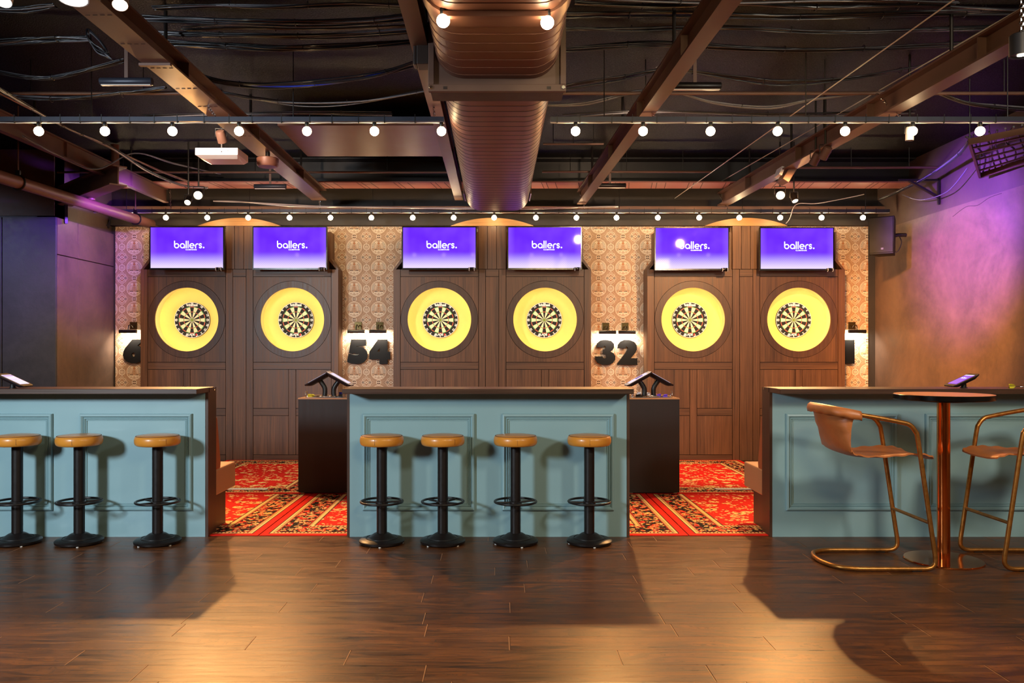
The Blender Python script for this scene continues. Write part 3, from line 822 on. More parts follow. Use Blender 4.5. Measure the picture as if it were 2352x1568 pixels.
# ------------------------------------------------------------------ lane numbers and picture lamps
DIG = {
 '5': [[(.2, 1), (.93, 1), (.93, .74), (.46, .73), (.46, .70), (.66, .69), (.82, .64), (.95, .52), (1.0, .38), (.96, .22), (.84, .09), (.66, .015), (.45, 0), (.2, .02), (0, .09), (.07, .42), (.2, .385), (.38, .36), (.52, .365), (.6, .40), (.5, .43), (.35, .44), (.2, .43), (.09, .45)]],
 '4': [[(.42, 1), (.87, 1), (.87, .5), (1, .5), (1, .19), (.87, .19), (.87, 0), (.49, 0), (.49, .19), (0, .19), (0, .5)], [(.37, .5), (.51, .5), (.51, .66)]],
 '3': [[(.06, .70), (.09, .85), (.25, .97), (.5, 1), (.78, .96), (.92, .84), (.93, .7), (.85, .58), (.74, .53), (.9, .47), (.99, .35), (.98, .2), (.86, .07), (.62, 0), (.35, .01), (.12, .09), (.01, .22), (0, .34), (.36, .34), (.4, .28), (.48, .26), (.55, .3), (.55, .38), (.48, .42), (.38, .42), (.38, .62), (.46, .62), (.52, .66), (.52, .72), (.46, .76), (.4, .73), (.39, .70)]],
 '2': [[(.02, .66), (.03, .8), (.15, .93), (.35, 1), (.6, .99), (.82, .92), (.95, .78), (.96, .62), (.88, .48), (.66, .27), (.98, .27), (.98, 0), (0, 0), (0, .06), (.42, .5), (.5, .6), (.52, .68), (.46, .74), (.4, .7), (.39, .66)]],
 '6': [[(.45, 1), (1.0, 1), (.70, .74), (.82, .68), (.95, .54), (1.0, .36), (.95, .2), (.82, .07), (.62, 0), (.40, 0), (.2, .06), (.06, .18), (.0, .34), (.03, .5), (.1, .62)], [(.5+.09*math.cos(k*PI/8), .36+.09*math.sin(k*PI/8)) for k in range(16)]],
 '1': [[(0, 1), (.75, 1), (.75, 0), (.30, 0), (.30, .70), (0, .70)]],
}
dep = 0.035; DN = DW-0.012-0.02-dep
s_ = DN/F
for ch, u0, u1, v0, v1 in (('6', 282, 330, 779, 834), ('5', 797, 844, 779, 836), ('4', 848, 896, 779, 836), ('3', 1367, 1414, 780, 838), ('2', 1418, 1465, 780, 838), ('1', 1927, 1963, 780, 835)):
    wd, ht = (u1-u0)*s_, (v1-v0)*s_
    kx = wd/(0.75 if ch == '1' else 1.0)
    me = outline_mesh('number_%s' % ch, [[(a*kx, b*ht) for a, b in p] for p in DIG[ch]], dep, W['num'])
    p = px(u0, v1, DN); o = inst(me, 'lane_number', None, p)
    tag(o, 'thick black lane number %s on the wallpaper' % {'6': 'six', '5': 'five', '4': 'four', '3': 'three', '2': 'two', '1': 'one'}[ch], 'sign', 'black lane numbers on the wallpaper')
    mb = MB()
    for fx, fz in ((0.45, 0.85), (0.5, 0.15)): MB().cyl((fx*wd, dep, fz*ht), (fx*wd, dep+0.021, fz*ht), 0.006, 8).build('standoff', W['chrome'], o)
def make_picture_lamp():
    t = thing('picture_lamp', 'x', 'wall lamp', (0, 0, 0), 0, 'black picture lamps above the lane numbers')
    box('backplate', W['plate'], t, -0.045, 0.045, 0.150, 0.171, 0.030, 0.125, 0.003)
    MB().tube(smooth_path([(0, 0.15, 0.055), (0, 0.09, 0.085), (0, 0.02, 0.075), (0, 0.0, 0.018)], 6), 0.006, 8).build('arm', W['gloss'], t, smooth=60)
    # half-open tube shade, lamp inside facing the wall below
    mb = MB(); n = 18
    for r, sgn in ((0.023, 1), (0.020, -1)):
        for k in range(n):
            a0 = math.radians(-60+k*270/n*1.0); a1 = math.radians(-60+(k+1)*270/n*1.0)
            a0 -= PI/2*0.0; P = lambda a, x: (x, -r*math.cos(a+PI*0.0), r*math.sin(a))
            q = [P(a0, -0.103), P(a1, -0.103), P(a1, 0.103), P(a0, 0.103)]
            mb.face(q if sgn > 0 else q[::-1])
    mb.build('shade', W['gloss'], t, smooth=40)
    for s in (-1, 1): MB().lathe([(0.0, s*0.103), (0.0235, s*0.103), (0.0235, s*0.108), (0.0, s*0.108)][::s], 18, axis='X').build('end_cap', W['gloss'], t)
    MB().cyl((-0.09, 0.008, -0.010), (0.09, 0.008, -0.010), 0.006, 8).build('lamp_tube', W['lamp_glow'], t)
    return t
pl = make_picture_lamp()
pd = DW-0.012-0.17
for k, (u, n_) in enumerate(((294, 6), (818, 5), (868, 4), (1395, 3), (1440, 2), (1969, 1))):
    p = px(u, 761+(2 if k in (3, 4) else 0), pd); lab = 'small black picture lamp over the number %s' % lane[6-n_]
    if k == 0: pl.location = p; pl['label'] = lab
    else: dup(pl, lab, p)
    light('picture_lamp_light', 'AREA', (p.x, p.y+0.075, p.z-0.03), (p.x, p.y+0.16, p.z-0.16), 7.0, (1.0, 0.88, 0.68), 0.18, size_y=0.02)

# ================================================================== bar counters
CW, CD = 2.088, 6.08
def mould_profile_frame(mb, x0, x1, z0, z1, yb):
    """picture-frame moulding, stepped section, mitred"""
    prof = [(0.0, 0.0), (0.0, 0.014), (0.005, 0.024), (0.016, 0.028), (0.026, 0.018), (0.029, 0.010), (0.036, 0.017), (0.041, 0.010), (0.044, 0.004), (0.050, 0.008), (0.053, 0.0)]   # (inset, height)
    cs = [(x0, z0), (x1, z0), (x1, z1), (x0, z1)]; sg = [(1, 1), (-1, 1), (-1, -1), (1, -1)]
    vs = []
    for (cx, cz), (sx, sz) in zip(cs, sg):
        vs += [(cx+sx*i, yb-h, cz+sz*i) for i, h in prof]
    n = len(prof); fs = []
    for c in range(4):
        d = (c+1) % 4
        for k in range(n-1): fs.append((c*n+k, d*n+k, d*n+k+1, c*n+k+1))
    mb.add(vs, fs); return mb
def make_counter():
    t = thing('bar_counter', 'x', 'bar', (0, CD, 0), 0, 'teal panelled drinks bars')
    h = CW/2
    box('front_panel', W['teal'], t, -h+0.020, h-0.022, 0.0, 0.02, 0.0, 1.065)
    for x0, x1 in ((-h+0.116, -h+0.943), (h-0.943, h-0.116)):
        mould_profile_frame(MB(), x0, x1, 0.196, 0.910, 0.0).build('panel_moulding', W['teal'], t)
    box('core', W['post'], t, -h+0.03, h-0.03, 0.02, 0.15, 0.0, 1.065)
    for s in (-1, 1):
        a, b = sorted((s*h, s*(h-0.02)))
        box('end_panel', W['post'], t, a, b, 0.0, 0.175, 0.0, 1.066)
    # slab with the overhang to the drinkers' side
    poly = [(-h+0.004, -0.22), (h-0.004, -0.22), (h-0.004, 0.15), (-h+0.004, 0.15)]
    MB().prism(poly, 1.066, 1.102, 'Z').build('bar_top', W['top'], t, bevel=0.003)
    # raised rear ledge whose ends show a scooped notch
    for s in (-1, 1):
        pr = [(0.03, 1.066), (0.175, 1.066), (0.175, 1.100), (0.168, 1.100)]
        pr += [(0.130+0.034*math.cos(math.radians(a)), 1.100+0.024*math.sin(math.radians(a))) for a in (0, -30, -60, -90, -120, -150, -180)]
        pr += [(0.085, 1.100), (0.03, 1.100)]
        a, b = sorted((s*(h+0.0), s*(h-0.0035)))
        MB().prism(pr, a, b, 'X').build('notched_end', W['post'], t)
    return t
cnt = make_counter(); cnt['label'] = 'teal panelled bar with a wood top below the number six'; cnt.location.x = -2.139-CW/2
dup(cnt, 'teal panelled bar with four stools, between the two dart kiosks', (-0.069, CD, 0))
dup(cnt, 'teal panelled bar behind the copper table and brass chairs', (2.010+CW/2, CD, 0))

def make_bench():
    t = thing('banquette_bench', 'x', 'bench', (0, 0, 0), 0, 'banquettes backing onto the bars')
    h = CW/2
    box('base', W['post'], t, -h+0.03, h-0.03, 0.0, 0.30, 0.0, 0.27)
    box('seat_cushion', W['bench'], t, -h+0.002, h-0.002, 0.0, 0.465, 0.265, 0.465, 0.012)
    mb = MB(); mb.prism([(0.0, 0.45), (0.115, 0.455), (0.125, 0.50), (0.045, 0.86), (0.0, 0.88)], -h+0.005, h-0.005, 'X')
    mb.build('back_cushion', W['bench_back'], t, bevel=0.014)
    return t
bn = make_bench(); bn.location = (-2.139-CW/2, CD+0.178, 0.0066); bn['label'] = 'beige vinyl banquette behind the bar below the number six'
dup(bn, 'beige vinyl banquette behind the bar with the brass chairs', (2.010+CW/2, CD+0.178, 0.0066))

# oche strips
for k in range(6):
    x = PODX[k//2]+(-0.66, 0.66)[k % 2]
    o = box('oche_strip', W['white'], None, x-0.30, x+0.30, 8.055, 8.125, 0.0125, 0.0175, 0.001)
    tag(o, 'white raised throw line on the rug, lane at number %s' % lane[k], 'throw line', 'white throw lines on the rugs')

# ================================================================== kiosks, tablets, darts
KD = 7.83
def make_kiosk(x, lab):
    t = thing('dart_kiosk', lab, 'pedestal', (x, KD, 0.0130), 0, 'dark kiosks at the throw line')
    MB().box(-0.243, 0.243, 0.0, 0.02, 0.012, 0.899).build('front_panel', W['kiosk'], t)
    for xa, xb, ya, nm in ((-0.243, -0.223, 0.02, 'side_panel'), (0.223, 0.243, 0.02, 'side_panel'), (-0.223, 0.223, 0.58, 'back_panel')): MB().box(xa, xb, ya, 0.60, 0.012, 0.899).build(nm, W['kiosk'], t)
    box('top', W['kiosk_top'], t, -0.245, 0.245, -0.002, 0.602, 0.899, 0.911, 0.001)
    for sx in (-1, 1):
        for yy in (0.04, 0.56): MB().lathe([(0.018, 0.0), (0.018, 0.012)], 12, c=(sx*0.21, yy, 0.0)).build('foot', W['foot'], t)
    return t
KX = (-1.654, 1.487)
make_kiosk(KX[0], 'dark laminate kiosk carrying tablets and yellow darts')
make_kiosk(KX[1], 'dark brown kiosk carrying tablets and purple darts')
KT = 0.013+0.911
def make_tablet(kind, h=0.178, tall=True):
    """tablet on a curved stalk; screen looks to +X and up"""
    t = thing('tablet_stand', 'x', 'tablet', (0, 0, 0), 0)
    MB().lathe([(0.034, 0.0), (0.034, 0.004), (0.024, 0.007), (0.0, 0.007)], 20).build('base', W['black'], t, smooth=40)
    ang = math.radians(29 if tall else 25); ca, sa = math.cos(ang), math.sin(ang)
    c = Vector((0.060 if tall else 0.02, 0, h))         # tablet centre
    if tall: path = [(0, 0, 0.004), (-0.004, 0, 0.05), (0.002, 0, 0.09), (0.03, 0, 0.135), (c.x-0.012, 0, c.z-0.022)]
    else: path = [(0.0, 0, 0.004), (0.0, 0, 0.03), (c.x-0.004, 0, c.z-0.016)]
    MB().tube(smooth_path(path, 6), 0.0235, 14).build('stalk', W['black'], t, smooth=60)
    Mx = Matrix.Translation(c) @ Matrix.Rotation(ang, 4, 'Y')
    def put(mb, nm, mat, bevel=None, parent=t):
        me = mb.mesh(nm, mat); me.transform(Mx); o = inst(me, nm, parent)
        if bevel: bev(o, bevel)
        return o
    L, B = 0.136, 0.100
    shell = [(-L, -B+0.02), (-L+0.02, -B), (L-0.02, -B), (L, -B+0.02), (L, B-0.02), (L-0.02, B), (-L+0.02, B), (-L, B-0.02)]
    mb = MB(); ins = [(x*0.72, y*0.72) for x, y in shell]
    n = 8; vs = [(x, y, -0.030) for x, y in ins]+[(x, y, -0.006) for x, y in shell]+[(x, y, 0.004) for x, y in shell]
    fs = [tuple(range(n))[::-1], tuple(range(2*n, 3*n))]
    for k in range(2): fs += [(k*n+i, k*n+(i+1) % n, (k+1)*n+(i+1) % n, (k+1)*n+i) for i in range(n)]
    mb.add(vs, fs); case = put(mb, 'case', W['tabcase'])
    if kind in ('white', 'picture'):
        mb = MB().prism([(x*0.995, y*0.995) for x, y in shell], 0.004, 0.0065, 'Z'); put(mb, 'front_bezel', W['white'])
    zt = 0.0075
    sl, sb = 0.098, 0.074
    scr = {'white': 'tab_white', 'picture': 'tab_white', 'lilac': 'tab_white', 'purple': 'tab_purple'}[kind]
    s = put(MB().box(-sl, sl, -sb, sb, 0.0035, zt), 'screen', W[scr])
    if kind == 'picture': put(MB().box(-0.055, 0.02, -0.050, 0.03, zt, zt+0.0006), 'picture', W['tab_pic'], None, s)
    if kind == 'white': put(MB().box(-0.06, 0.075, 0.052, 0.056, zt, zt+0.0006), 'page_line', W['black'], None, s)
    if kind == 'lilac':
        put(MB().box(-0.085, -0.066, -sb, sb, zt, zt+0.0006), 'title_bar', W['tab_lilac'], None, s)
        put(MB().box(0.0, 0.004, -sb, sb*0.9, zt, zt+0.0006), 'page_line', W['tab_lilac'], None, s)
    if kind == 'purple':
        put(MB().box(-sl, -0.080, -sb, sb, zt, zt+0.0006), 'title_bar', W['tab_white'], None, s)
        me = text_mesh('wordmark', 'ballers', 0.034, W['logo'], 0.0012, rot=False); me.transform(Matrix.Rotation(-PI/2 if False else PI/2, 4, 'Z'))
        me.transform(Mx @ Matrix.Translation((-0.030, 0, zt+0.0008))); inst(me, 'wordmark', s)
    return t
tb = make_tablet('white'); tb.location = (KX[0]+0.058, KD+0.20, KT); tb['label'] = 'white framed tablet on the kiosk with yellow darts, back to the number six bar'
tb = make_tablet('lilac'); tb.location = (KX[0]-0.055, KD+0.30, KT); tb.rotation_euler.z = PI; tb['label'] = 'black backed tablet on the kiosk with yellow darts, leaning the other way'
tb = make_tablet('picture'); tb.location = (KX[1]-0.058, KD+0.20, KT); tb.rotation_euler.z = PI; tb['label'] = 'white framed tablet showing a picture on the kiosk with purple darts'
tb = make_tablet('lilac'); tb.location = (KX[1]+0.055, KD+0.30, KT); tb['label'] = 'black backed tablet on the kiosk with purple darts'
p = px(36, 872, 6.02)
tb = make_tablet('lilac', 0.076, tall=False); tb.location = (p.x-0.02, 6.02, 1.102); tb.scale = (0.78, 0.78, 0.78); tb['label'] = 'black tablet with a lilac page on the bar below the number six'
p = px(2207, 874, 6.05)
tb = make_tablet('purple', 0.076, tall=False); tb.location = (p.x+0.02, 6.05, 1.102); tb.scale = (0.76, 0.76, 0.76); tb.rotation_euler.z = PI; tb['label'] = 'black tablet with a purple page on the bar behind the copper table'

def flight_mat(n, c): W[n] = plain(n, c, 0.4, var=0.1); return W[n]
flight_mat('flight_yellow', srgb(214, 200, 60)); flight_mat('flight_purple', srgb(120, 80, 220)); flight_mat('flight_white', srgb(236, 234, 240)); flight_mat('flight_blue', srgb(30, 34, 120)); flight_mat('flight_black', srgb(24, 22, 24))
def make_dart(mat):
    """dart lying along +X, flight at the origin end"""
    t = thing('dart', 'x', 'dart')
    mb = MB()
    for k in range(4):
        a = PI/4+k*PI/2; c, s = math.cos(a), math.sin(a)
        P = lambda x, r, o: (x, r*c-o*s, 0.0155+r*s+o*c)
        pts = [(0.0, 0.003), (0.0, 0.021), (0.022, 0.021), (0.042, 0.003)]
        mb.face([P(x, r, 0.0004) for x, r in pts]); mb.face([P(x, r, -0.0004) for x, r in pts][::-1])
    mb.build('flight', mat, t)
    MB().cyl((0.0, 0, 0.0155), (0.075, 0, 0.012), 0.0022, 6).build('shaft', W['black'], t)
    MB().lathe([(0.0, 0.0), (0.003, 0.0), (0.0036, 0.01), (0.0036, 0.045), (0.002, 0.05), (0.0, 0.05)], 10, axis='X', c=(0.072, 0, 0.011)).build('barrel', W['chrome'], t, smooth=40)
    MB().cyl((0.12, 0, 0.0105), (0.152, 0, 0.0015), 0.0011, 5).build('point', W['chrome'], t)
    return t
def darts(x, y, z, specs):
    for (dx, dy, rz, m, lab) in specs:
        d = make_dart(W[m]); d.location = (x+dx, y+dy, z); d.rotation_euler.z = rz; d['label'] = lab; d['group'] = 'loose darts'
k1 = [(-0.165, 0.05, 0.15, 'flight_yellow', 'dart with a yellow flight on the kiosk'), (-0.150, 0.11, -0.1, 'flight_yellow', 'dart with a yellow flight on the kiosk'),
      (-0.185, 0.155, 0.1, 'flight_yellow', 'dart with a yellow flight on the kiosk'),
      (0.165, 0.06, 2.9, 'flight_black', 'dart with a black flight on the kiosk with yellow darts'), (0.155, 0.12, 3.3, 'flight_black', 'dart with a black flight on the kiosk with yellow darts'),
      (0.05, 0.50, 0.4, 'flight_blue', 'dart with a dark blue flight on the kiosk with yellow darts')]
darts(KX[0], KD, KT, k1)
k2 = [(0.135, 0.05, 2.9, 'flight_purple', 'dart with a purple flight on the kiosk'), (0.15, 0.11, 3.3, 'flight_purple', 'dart with a purple flight on the kiosk'), (0.10, 0.17, 3.0, 'flight_purple', 'dart with a purple flight on the kiosk'),
      (-0.16, 0.06, 0.2, 'flight_black', 'dart with a black flight on the kiosk with purple darts'), (-0.13, 0.12, -0.1, 'flight_black', 'dart with a black flight on the kiosk with purple darts'),
      (0.02, 0.47, 0.5, 'flight_white', 'dart with a white flight on the kiosk with purple darts'), (-0.04, 0.50, 2.6, 'flight_white', 'dart with a white flight on the kiosk with purple darts')]
darts(KX[1], KD, KT, k2)
p = px(2318, 884, 5.99)
d = make_dart(W['flight_yellow']); d.location = (p.x, 5.99, 1.102); d.rotation_euler.z = -0.25; d['label'] = 'dart with a yellow flight on the bar behind the copper table'; d['group'] = 'loose darts'
# wire dart trays with chrome handles
for i, x in enumerate(KX):
    t = thing('dart_tray', ('chrome edged dart tray on the kiosk with yellow darts', 'chrome edged dart tray on the kiosk with purple darts')[i], 'tray', (x, KD+0.03, KT), 0)
    mb = MB()
    for y0, y1, x0, x1 in ((0.0, 0.006, -0.17, 0.17), (0.16, 0.166, -0.17, 0.17)): mb.box(x0, x1, y0, y1, 0.0, 0.008)
    mb.box(-0.17, -0.164, 0.006, 0.16, 0, 0.008); mb.box(0.164, 0.17, 0.006, 0.16, 0, 0.008)
    mb.build('rim', W['chrome'], t)
    for s in (-1, 1):
        MB().tube(smooth_path([(s*0.185, 0.03, 0.0), (s*0.187, 0.03, 0.045), (s*0.187, 0.06, 0.062), (s*0.187, 0.10, 0.045), (s*0.185, 0.10, 0.0)], 5), 0.0045, 8).build('handle', W['chrome'], t, smooth=60)

# ================================================================== stools
def make_stool():
    t = thing('bar_stool', 'x', 'stool', (0, 0, 0), 0, 'tan round bar stools with iron pedestals')
    MB().lathe([(0.150, 0.004), (0.160, 0.010), (0.162, 0.024), (0.150, 0.034), (0.105, 0.041), (0.085, 0.052), (0.058, 0.070), (0.044, 0.076), (0.0, 0.076)], 40).build('base', W['steel_black'], t, smooth=35)
    MB().tube([(0.112*math.cos(2*PI*k/40), 0.112*math.sin(2*PI*k/40), 0.041) for k in range(40)], 0.003, 6, closed=True).build('base_ridge', W['steel_black'], t, smooth=60)
    for k in range(4):
        a = 0.5+k*PI/2
        MB().lathe([(0.009, 0.0), (0.009, 0.010)], 10, c=(0.146*math.cos(a), 0.146*math.sin(a), 0)).build('foot_pad', W['foot'], t)
    MB().lathe([(0.037, 0.07), (0.037, 0.705)], 28).build('column', W['steel_black'], t, smooth=40)
    fr = MB().tube([(0.148*math.cos(2*PI*k/48), 0.148*math.sin(2*PI*k/48), 0.298) for k in range(48)], 0.0085, 10, closed=True).build('foot_ring', W['steel_black'], t, smooth=60)
    MB().lathe([(0.037, 0.280), (0.046, 0.284), (0.046, 0.300), (0.037, 0.304)], 24).build('collar', W['steel_black'], t, smooth=40)
    for k in range(4):
        a = 0.55+k*PI/2
        MB().cyl((0.04*math.cos(a), 0.04*math.sin(a), 0.292), (0.146*math.cos(a), 0.146*math.sin(a), 0.298), 0.0075, 8).build('spoke', W['steel_black'], fr, smooth=60)
    st = MB().lathe([(0.0, 0.700), (0.140, 0.700), (0.150, 0.708), (0.1555, 0.725), (0.1555, 0.748), (0.150, 0.764), (0.140, 0.770), (0.10, 0.776), (0.0, 0.779)], 48).build('seat', W['tan'], t, smooth=50)
    MB().tube([(0.1445*math.cos(2*PI*k/60), 0.1445*math.sin(2*PI*k/60), 0.768) for k in range(60)], 0.0022, 6, closed=True).build('piping', W['piping'], st, smooth=60)
    MB().tube([(0.1558*math.cos(-1.3), 0.1558*math.sin(-1.3), z) for z in (0.715, 0.735, 0.755)], 0.0008, 4).build('seam', W['piping'], st)
    return t
stl = make_stool(); SD = 5.88
spots = [(39.6, 'tan bar stool at the bar below the number six, furthest from the red rugs'), (182, 'tan bar stool at the bar below the number six, between two others'), (362, 'tan bar stool at the bar below the number six, closest to the red rugs'),
         (877, 'first tan stool of the four-stool bar, counted from the number five'), (1017, 'second tan stool of the four-stool bar, counted from the number five'), (1184, 'third tan stool of the four-stool bar, counted from the number five'), (1353.5, 'fourth tan stool of the four-stool bar, counted from the number five')]
for k, (u, lab) in enumerate(spots):
    x = (u-CU)*SD/F
    if k == 0: stl.location = (x, SD, 0); stl['label'] = lab; stl.rotation_euler.z = 0.2
    else: dup(stl, lab, (x, SD, 0), random.uniform(-0.5, 0.5))

# ================================================================== copper table and brass chairs
t = thing('bar_table', 'round high table on a polished copper column and disc base', 'table', (2.926, 5.40, 0))
MB().lathe([(0.238, 0.0), (0.240, 0.004), (0.236, 0.009), (0.0, 0.014)], 64).build('base_disc', W['copper'], t, smooth=40)
MB().lathe([(0.040, 0.012), (0.040, 1.045)], 32).build('column', W['copper'], t, smooth=40)
MB().lathe([(0.13, 1.040), (0.135, 1.044), (0.135, 1.056)], 32).build('mounting_plate', W['black'], t, smooth=40)
tt = MB().lathe([(0.296, 1.054), (0.300, 1.058), (0.300, 1.087), (0.297, 1.0895)], 72).build('edge_band', W['gloss'], t, smooth=40)
MB().lathe([(0.2965, 1.088), (0.2965, 1.0905)], 72).build('top', W['tabletop'], t, smooth=40)

def make_chair():
    """tubular sled chair: faces +X, near side -Y"""
    t = thing('bar_chair', 'x', 'chair', (0, 0, 0), 0, 'leather sling bar chairs with brass tube frames')
    hw = 0.245; r = 0.0145
    side = [(0.10, -hw*0.985, 0.985), (0.25, -hw, 0.962), (0.42, -hw, 0.930), (0.48, -hw, 0.912), (0.515, -hw, 0.870), (0.53, -hw, 0.82), (0.575, -hw, 0.52), (0.622, -hw, 0.20), (0.640, -hw, 0.075), (0.628, -hw, 0.034), (0.59, -hw, 0.0165), (0.50, -hw, 0.0150), (0.24, -hw, 0.0150), (0.13, -hw*0.96, 0.0150), (0.045, -hw*0.74, 0.0150), (0.008, -hw*0.35, 0.0150)]
    other = [(x, -y, z) for x, y, z in side][::-1]
    back = [(0.035, hw*0.80, 1.000), (0.0, hw*0.42, 1.008), (-0.010, 0.0, 1.010), (0.0, -hw*0.42, 1.008), (0.035, -hw*0.80, 1.000)]
    path = side+[(0.0, 0, 0.0150)]+other+back
    MB().tube(smooth_path(path, 5, closed=True), r, 12, closed=True).build('frame', W['brass'], t, smooth=60)
    MB().cyl((0.607, -hw, 0.30), (0.607, hw, 0.30), 0.011, 10).build('stretcher', W['brass'], t, smooth=60)
    for s in (-1, 1):
        box('foot', W['black'], t, 0.49, 0.55, s*hw-0.012, s*hw+0.012, 0.0, 0.012)
    # leather sling: curved back that runs into the seat
    prof = [(-0.012, 1.026), (0.006, 0.99), (0.018, 0.95), (0.040, 0.88), (0.070, 0.80), (0.110, 0.740), (0.17, 0.710), (0.26, 0.700), (0.36, 0.704), (0.46, 0.712), (0.55, 0.716), (0.62, 0.706), (0.655, 0.690)]
    P = smooth_path([(x, 0, z) for x, z in prof], 4); NP = len(P); NW = 18
    def pt(i, j, off):
        p = P[i]; q = j/NW*2-1
        f = i/(NP-1)
        wbk = max(0.0, 1-f*2.2)                       # curved in plan at the back
        half = 0.252 if f < 0.14 else (0.235 if f < 0.5 else 0.222+0.012*math.sin(f*20))
        if f > 0.9: half *= 1-(f-0.9)*1.6
        x = p.x+wbk*0.175*abs(q)**2.2; z = p.z-0.055*wbk*abs(q)**2*(0.6)+ (0.016*abs(q)**3 if f > 0.4 else 0)
        y = half*(math.sin(q*1.25)/math.sin(1.25) if wbk > 0 else q)
        a = P[max(0, i-1)]; b = P[min(NP-1, i+1)]; tg = (b-a).normalized(); nx, nz = -tg.z, tg.x
        wav = 0.004*math.sin(f*70+q*3)*(abs(q)**6)
        return (x-nx*off*0+(-off if f < 0.25 else 0)*1.0, y, z+wav+(-off if f >= 0.25 else 0))
    mb = MB(); vs = []; fs = []
    for off in (0.0, 0.010):
        for i in range(NP):
            for j in range(NW+1): vs.append(pt(i, j, off))
    K = NW+1; S = NP*K
    for i in range(NP-1):
        for j in range(NW):
            a = i*K+j; fs += [(a, a+1, a+K+1, a+K), (S+a, S+a+K, S+a+K+1, S+a+1)]
    for i in range(NP-1):
        for j in (0, NW):
            a = i*K+j; fs.append((a, a+K, S+a+K, S+a) if j == 0 else (a, S+a, S+a+K, a+K))
    for j in range(NW):
        for i in (0, NP-1):
            a = i*K+j; fs.append((a, S+a, S+a+1, a+1) if i == 0 else (a, a+1, S+a+1, S+a))
    mb.add(vs, fs); mb.build('leather_sling', W['leather'], t, smooth=50)
    # rolled flap folded over the top tube
    mb = MB(); vs = []; fs = []
    arcp = [(-0.022, -0.034), (-0.027, -0.010), (-0.020, 0.014), (-0.004, 0.026), (0.014, 0.020), (0.026, 0.002), (0.030, -0.020)]
    NB = 20; path = smooth_path([(0.175, -hw*1.0, 0.972), (0.09, -hw*0.95, 0.990), (0.033, -hw*0.78, 1.001), (0.0, -hw*0.42, 1.008), (-0.010, 0, 1.010), (0.0, hw*0.42, 1.008), (0.033, hw*0.78, 1.001), (0.09, hw*0.95, 0.990), (0.175, hw*1.0, 0.972)], 4)
    for i, p in enumerate(path):
        a = path[max(0, i-1)]; b = path[min(len(path)-1, i+1)]; tg = (b-a).normalized(); n2 = Vector((tg.y, -tg.x, 0)).normalized()
        for (q, h) in arcp:
            vs.append(p-n2*q*(-1)+Vector((0, 0, h+0.003*math.sin(i*1.7)*(h < 0))))
    n = len(arcp)
    for i in range(len(path)-1):
        for j in range(n-1): fs.append((i*n+j, i*n+j+1, (i+1)*n+j+1, (i+1)*n+j))
    mb.add(vs, fs); ob = mb.build('rolled_flap', W['leather'], t, smooth=60)
    so = ob.modifiers.new('thickness', 'SOLIDIFY'); so.thickness = 0.006
    return t
ch = make_chair(); ch.location = (2.090, 5.375, 0); ch['label'] = 'tan leather bar chair with brass frame, its back to the kiosk with purple darts'
dup(ch, 'tan leather bar chair with brass frame, on the tablet side of the copper table', (3.800, 5.375, 0), PI)

# ================================================================== ceiling: air duct
DZ = 3.0; DHW = 0.365; DR = 0.17; DX = -0.003; DTOP = 3.56
def duct_section(hw, zb, zt, r, n=7):
    out = []
    for (cx, cz, a0) in ((hw-r, zb+r, -90), (hw-r, zt-r, 0), (-hw+r, zt-r, 90), (-hw+r, zb+r, 180)):
        for k in range(n+1):
            a = math.radians(a0+90*k/n); out.append((cx+r*math.cos(a), cz+r*math.sin(a)))
    return out
t = thing('air_duct', 'copper brown flat oval spiral air duct running to the dart wall', 'duct', (DX, 0, 0))
sec = duct_section(DHW, DZ, DTOP, DR)
MB().prism(sec, 5.106, 9.55, 'Y').build('duct_run', W['duct'], t, smooth=50)
MB().prism(sec, 1.5, 4.918, 'Y').build('duct_run', W['duct'], t, smooth=50)
o2 = duct_section(DHW-0.0022, DZ+0.0022, DTOP-0.0022, DR-0.002)
o2 = duct_section(DHW+0.0012, DZ-0.0012, DTOP+0.0012, DR+0.001)
mb = MB(); mb.prism(o2, -0.005, 0.005, 'Y'); seam_me = mb.mesh('seam', W['duct_seam'], 60)
y = 5.22
while y < 9.53: inst(seam_me, 'seam', t, (0, y, 0)); y += 0.125
mb = MB(); mb.prism(duct_section(DHW+0.003, DZ-0.003, DTOP+0.003, DR+0.003), -0.0035, 0.0035, 'Y'); seam2 = mb.mesh('faint_seam', W['duct'], 60)
y = 4.85
while y > 3.2: inst(seam2, 'seam', t, (0, y, 0)); y -= 0.125
# end straps
for s in (-1, 1): box('strap', W['duct'], t, s*(DHW+0.004)-0.006, s*(DHW+0.004)+0.006, 9.05, 9.50, 3.10, 3.40)
# clamp band near the globes
mb = MB()
mb.prism(duct_section(DHW+0.012, DZ-0.012, DTOP+0.01, DR+0.01), 3.95, 4.10, 'Y'); mb.build('joint_band', W['duct'], t, smooth=50)
o = thing('fire_damper', 'square flanged fire damper box around the air duct', 'damper', (DX, 4.92, 0))
mb = MB(); z0, z1, hw = 2.928, 3.60, 0.398
mb.box(-hw, hw, 0.0, 0.012, z0+0.02, z1); mb.build('front_plate', W['damper'], o)
MB().box(-hw+0.015, hw-0.015, 0.012, 0.17, z0+0.012, z1).build('housing', W['duct_seam'], o)
for x0, x1, za, zb in ((-hw-0.012, hw+0.012, z0-0.012, z0+0.030), (-hw-0.012, -hw+0.022, z0+0.030, z1), (hw-0.022, hw+0.012, z0+0.030, z1)):
    MB().box(x0, x1, -0.030, 0.0, za, zb).build('flange', W['damper'], o, bevel=0.003)
for x0, x1, za, zb in ((-hw, hw, z0-0.006, z0+0.012), (-hw, -hw+0.015, z0+0.012, z1), (hw-0.015, hw, z0+0.012, z1)):
    MB().box(x0, x1, 0.012, 0.185, za, zb).build('rear_flange', W['duct_seam'], o)
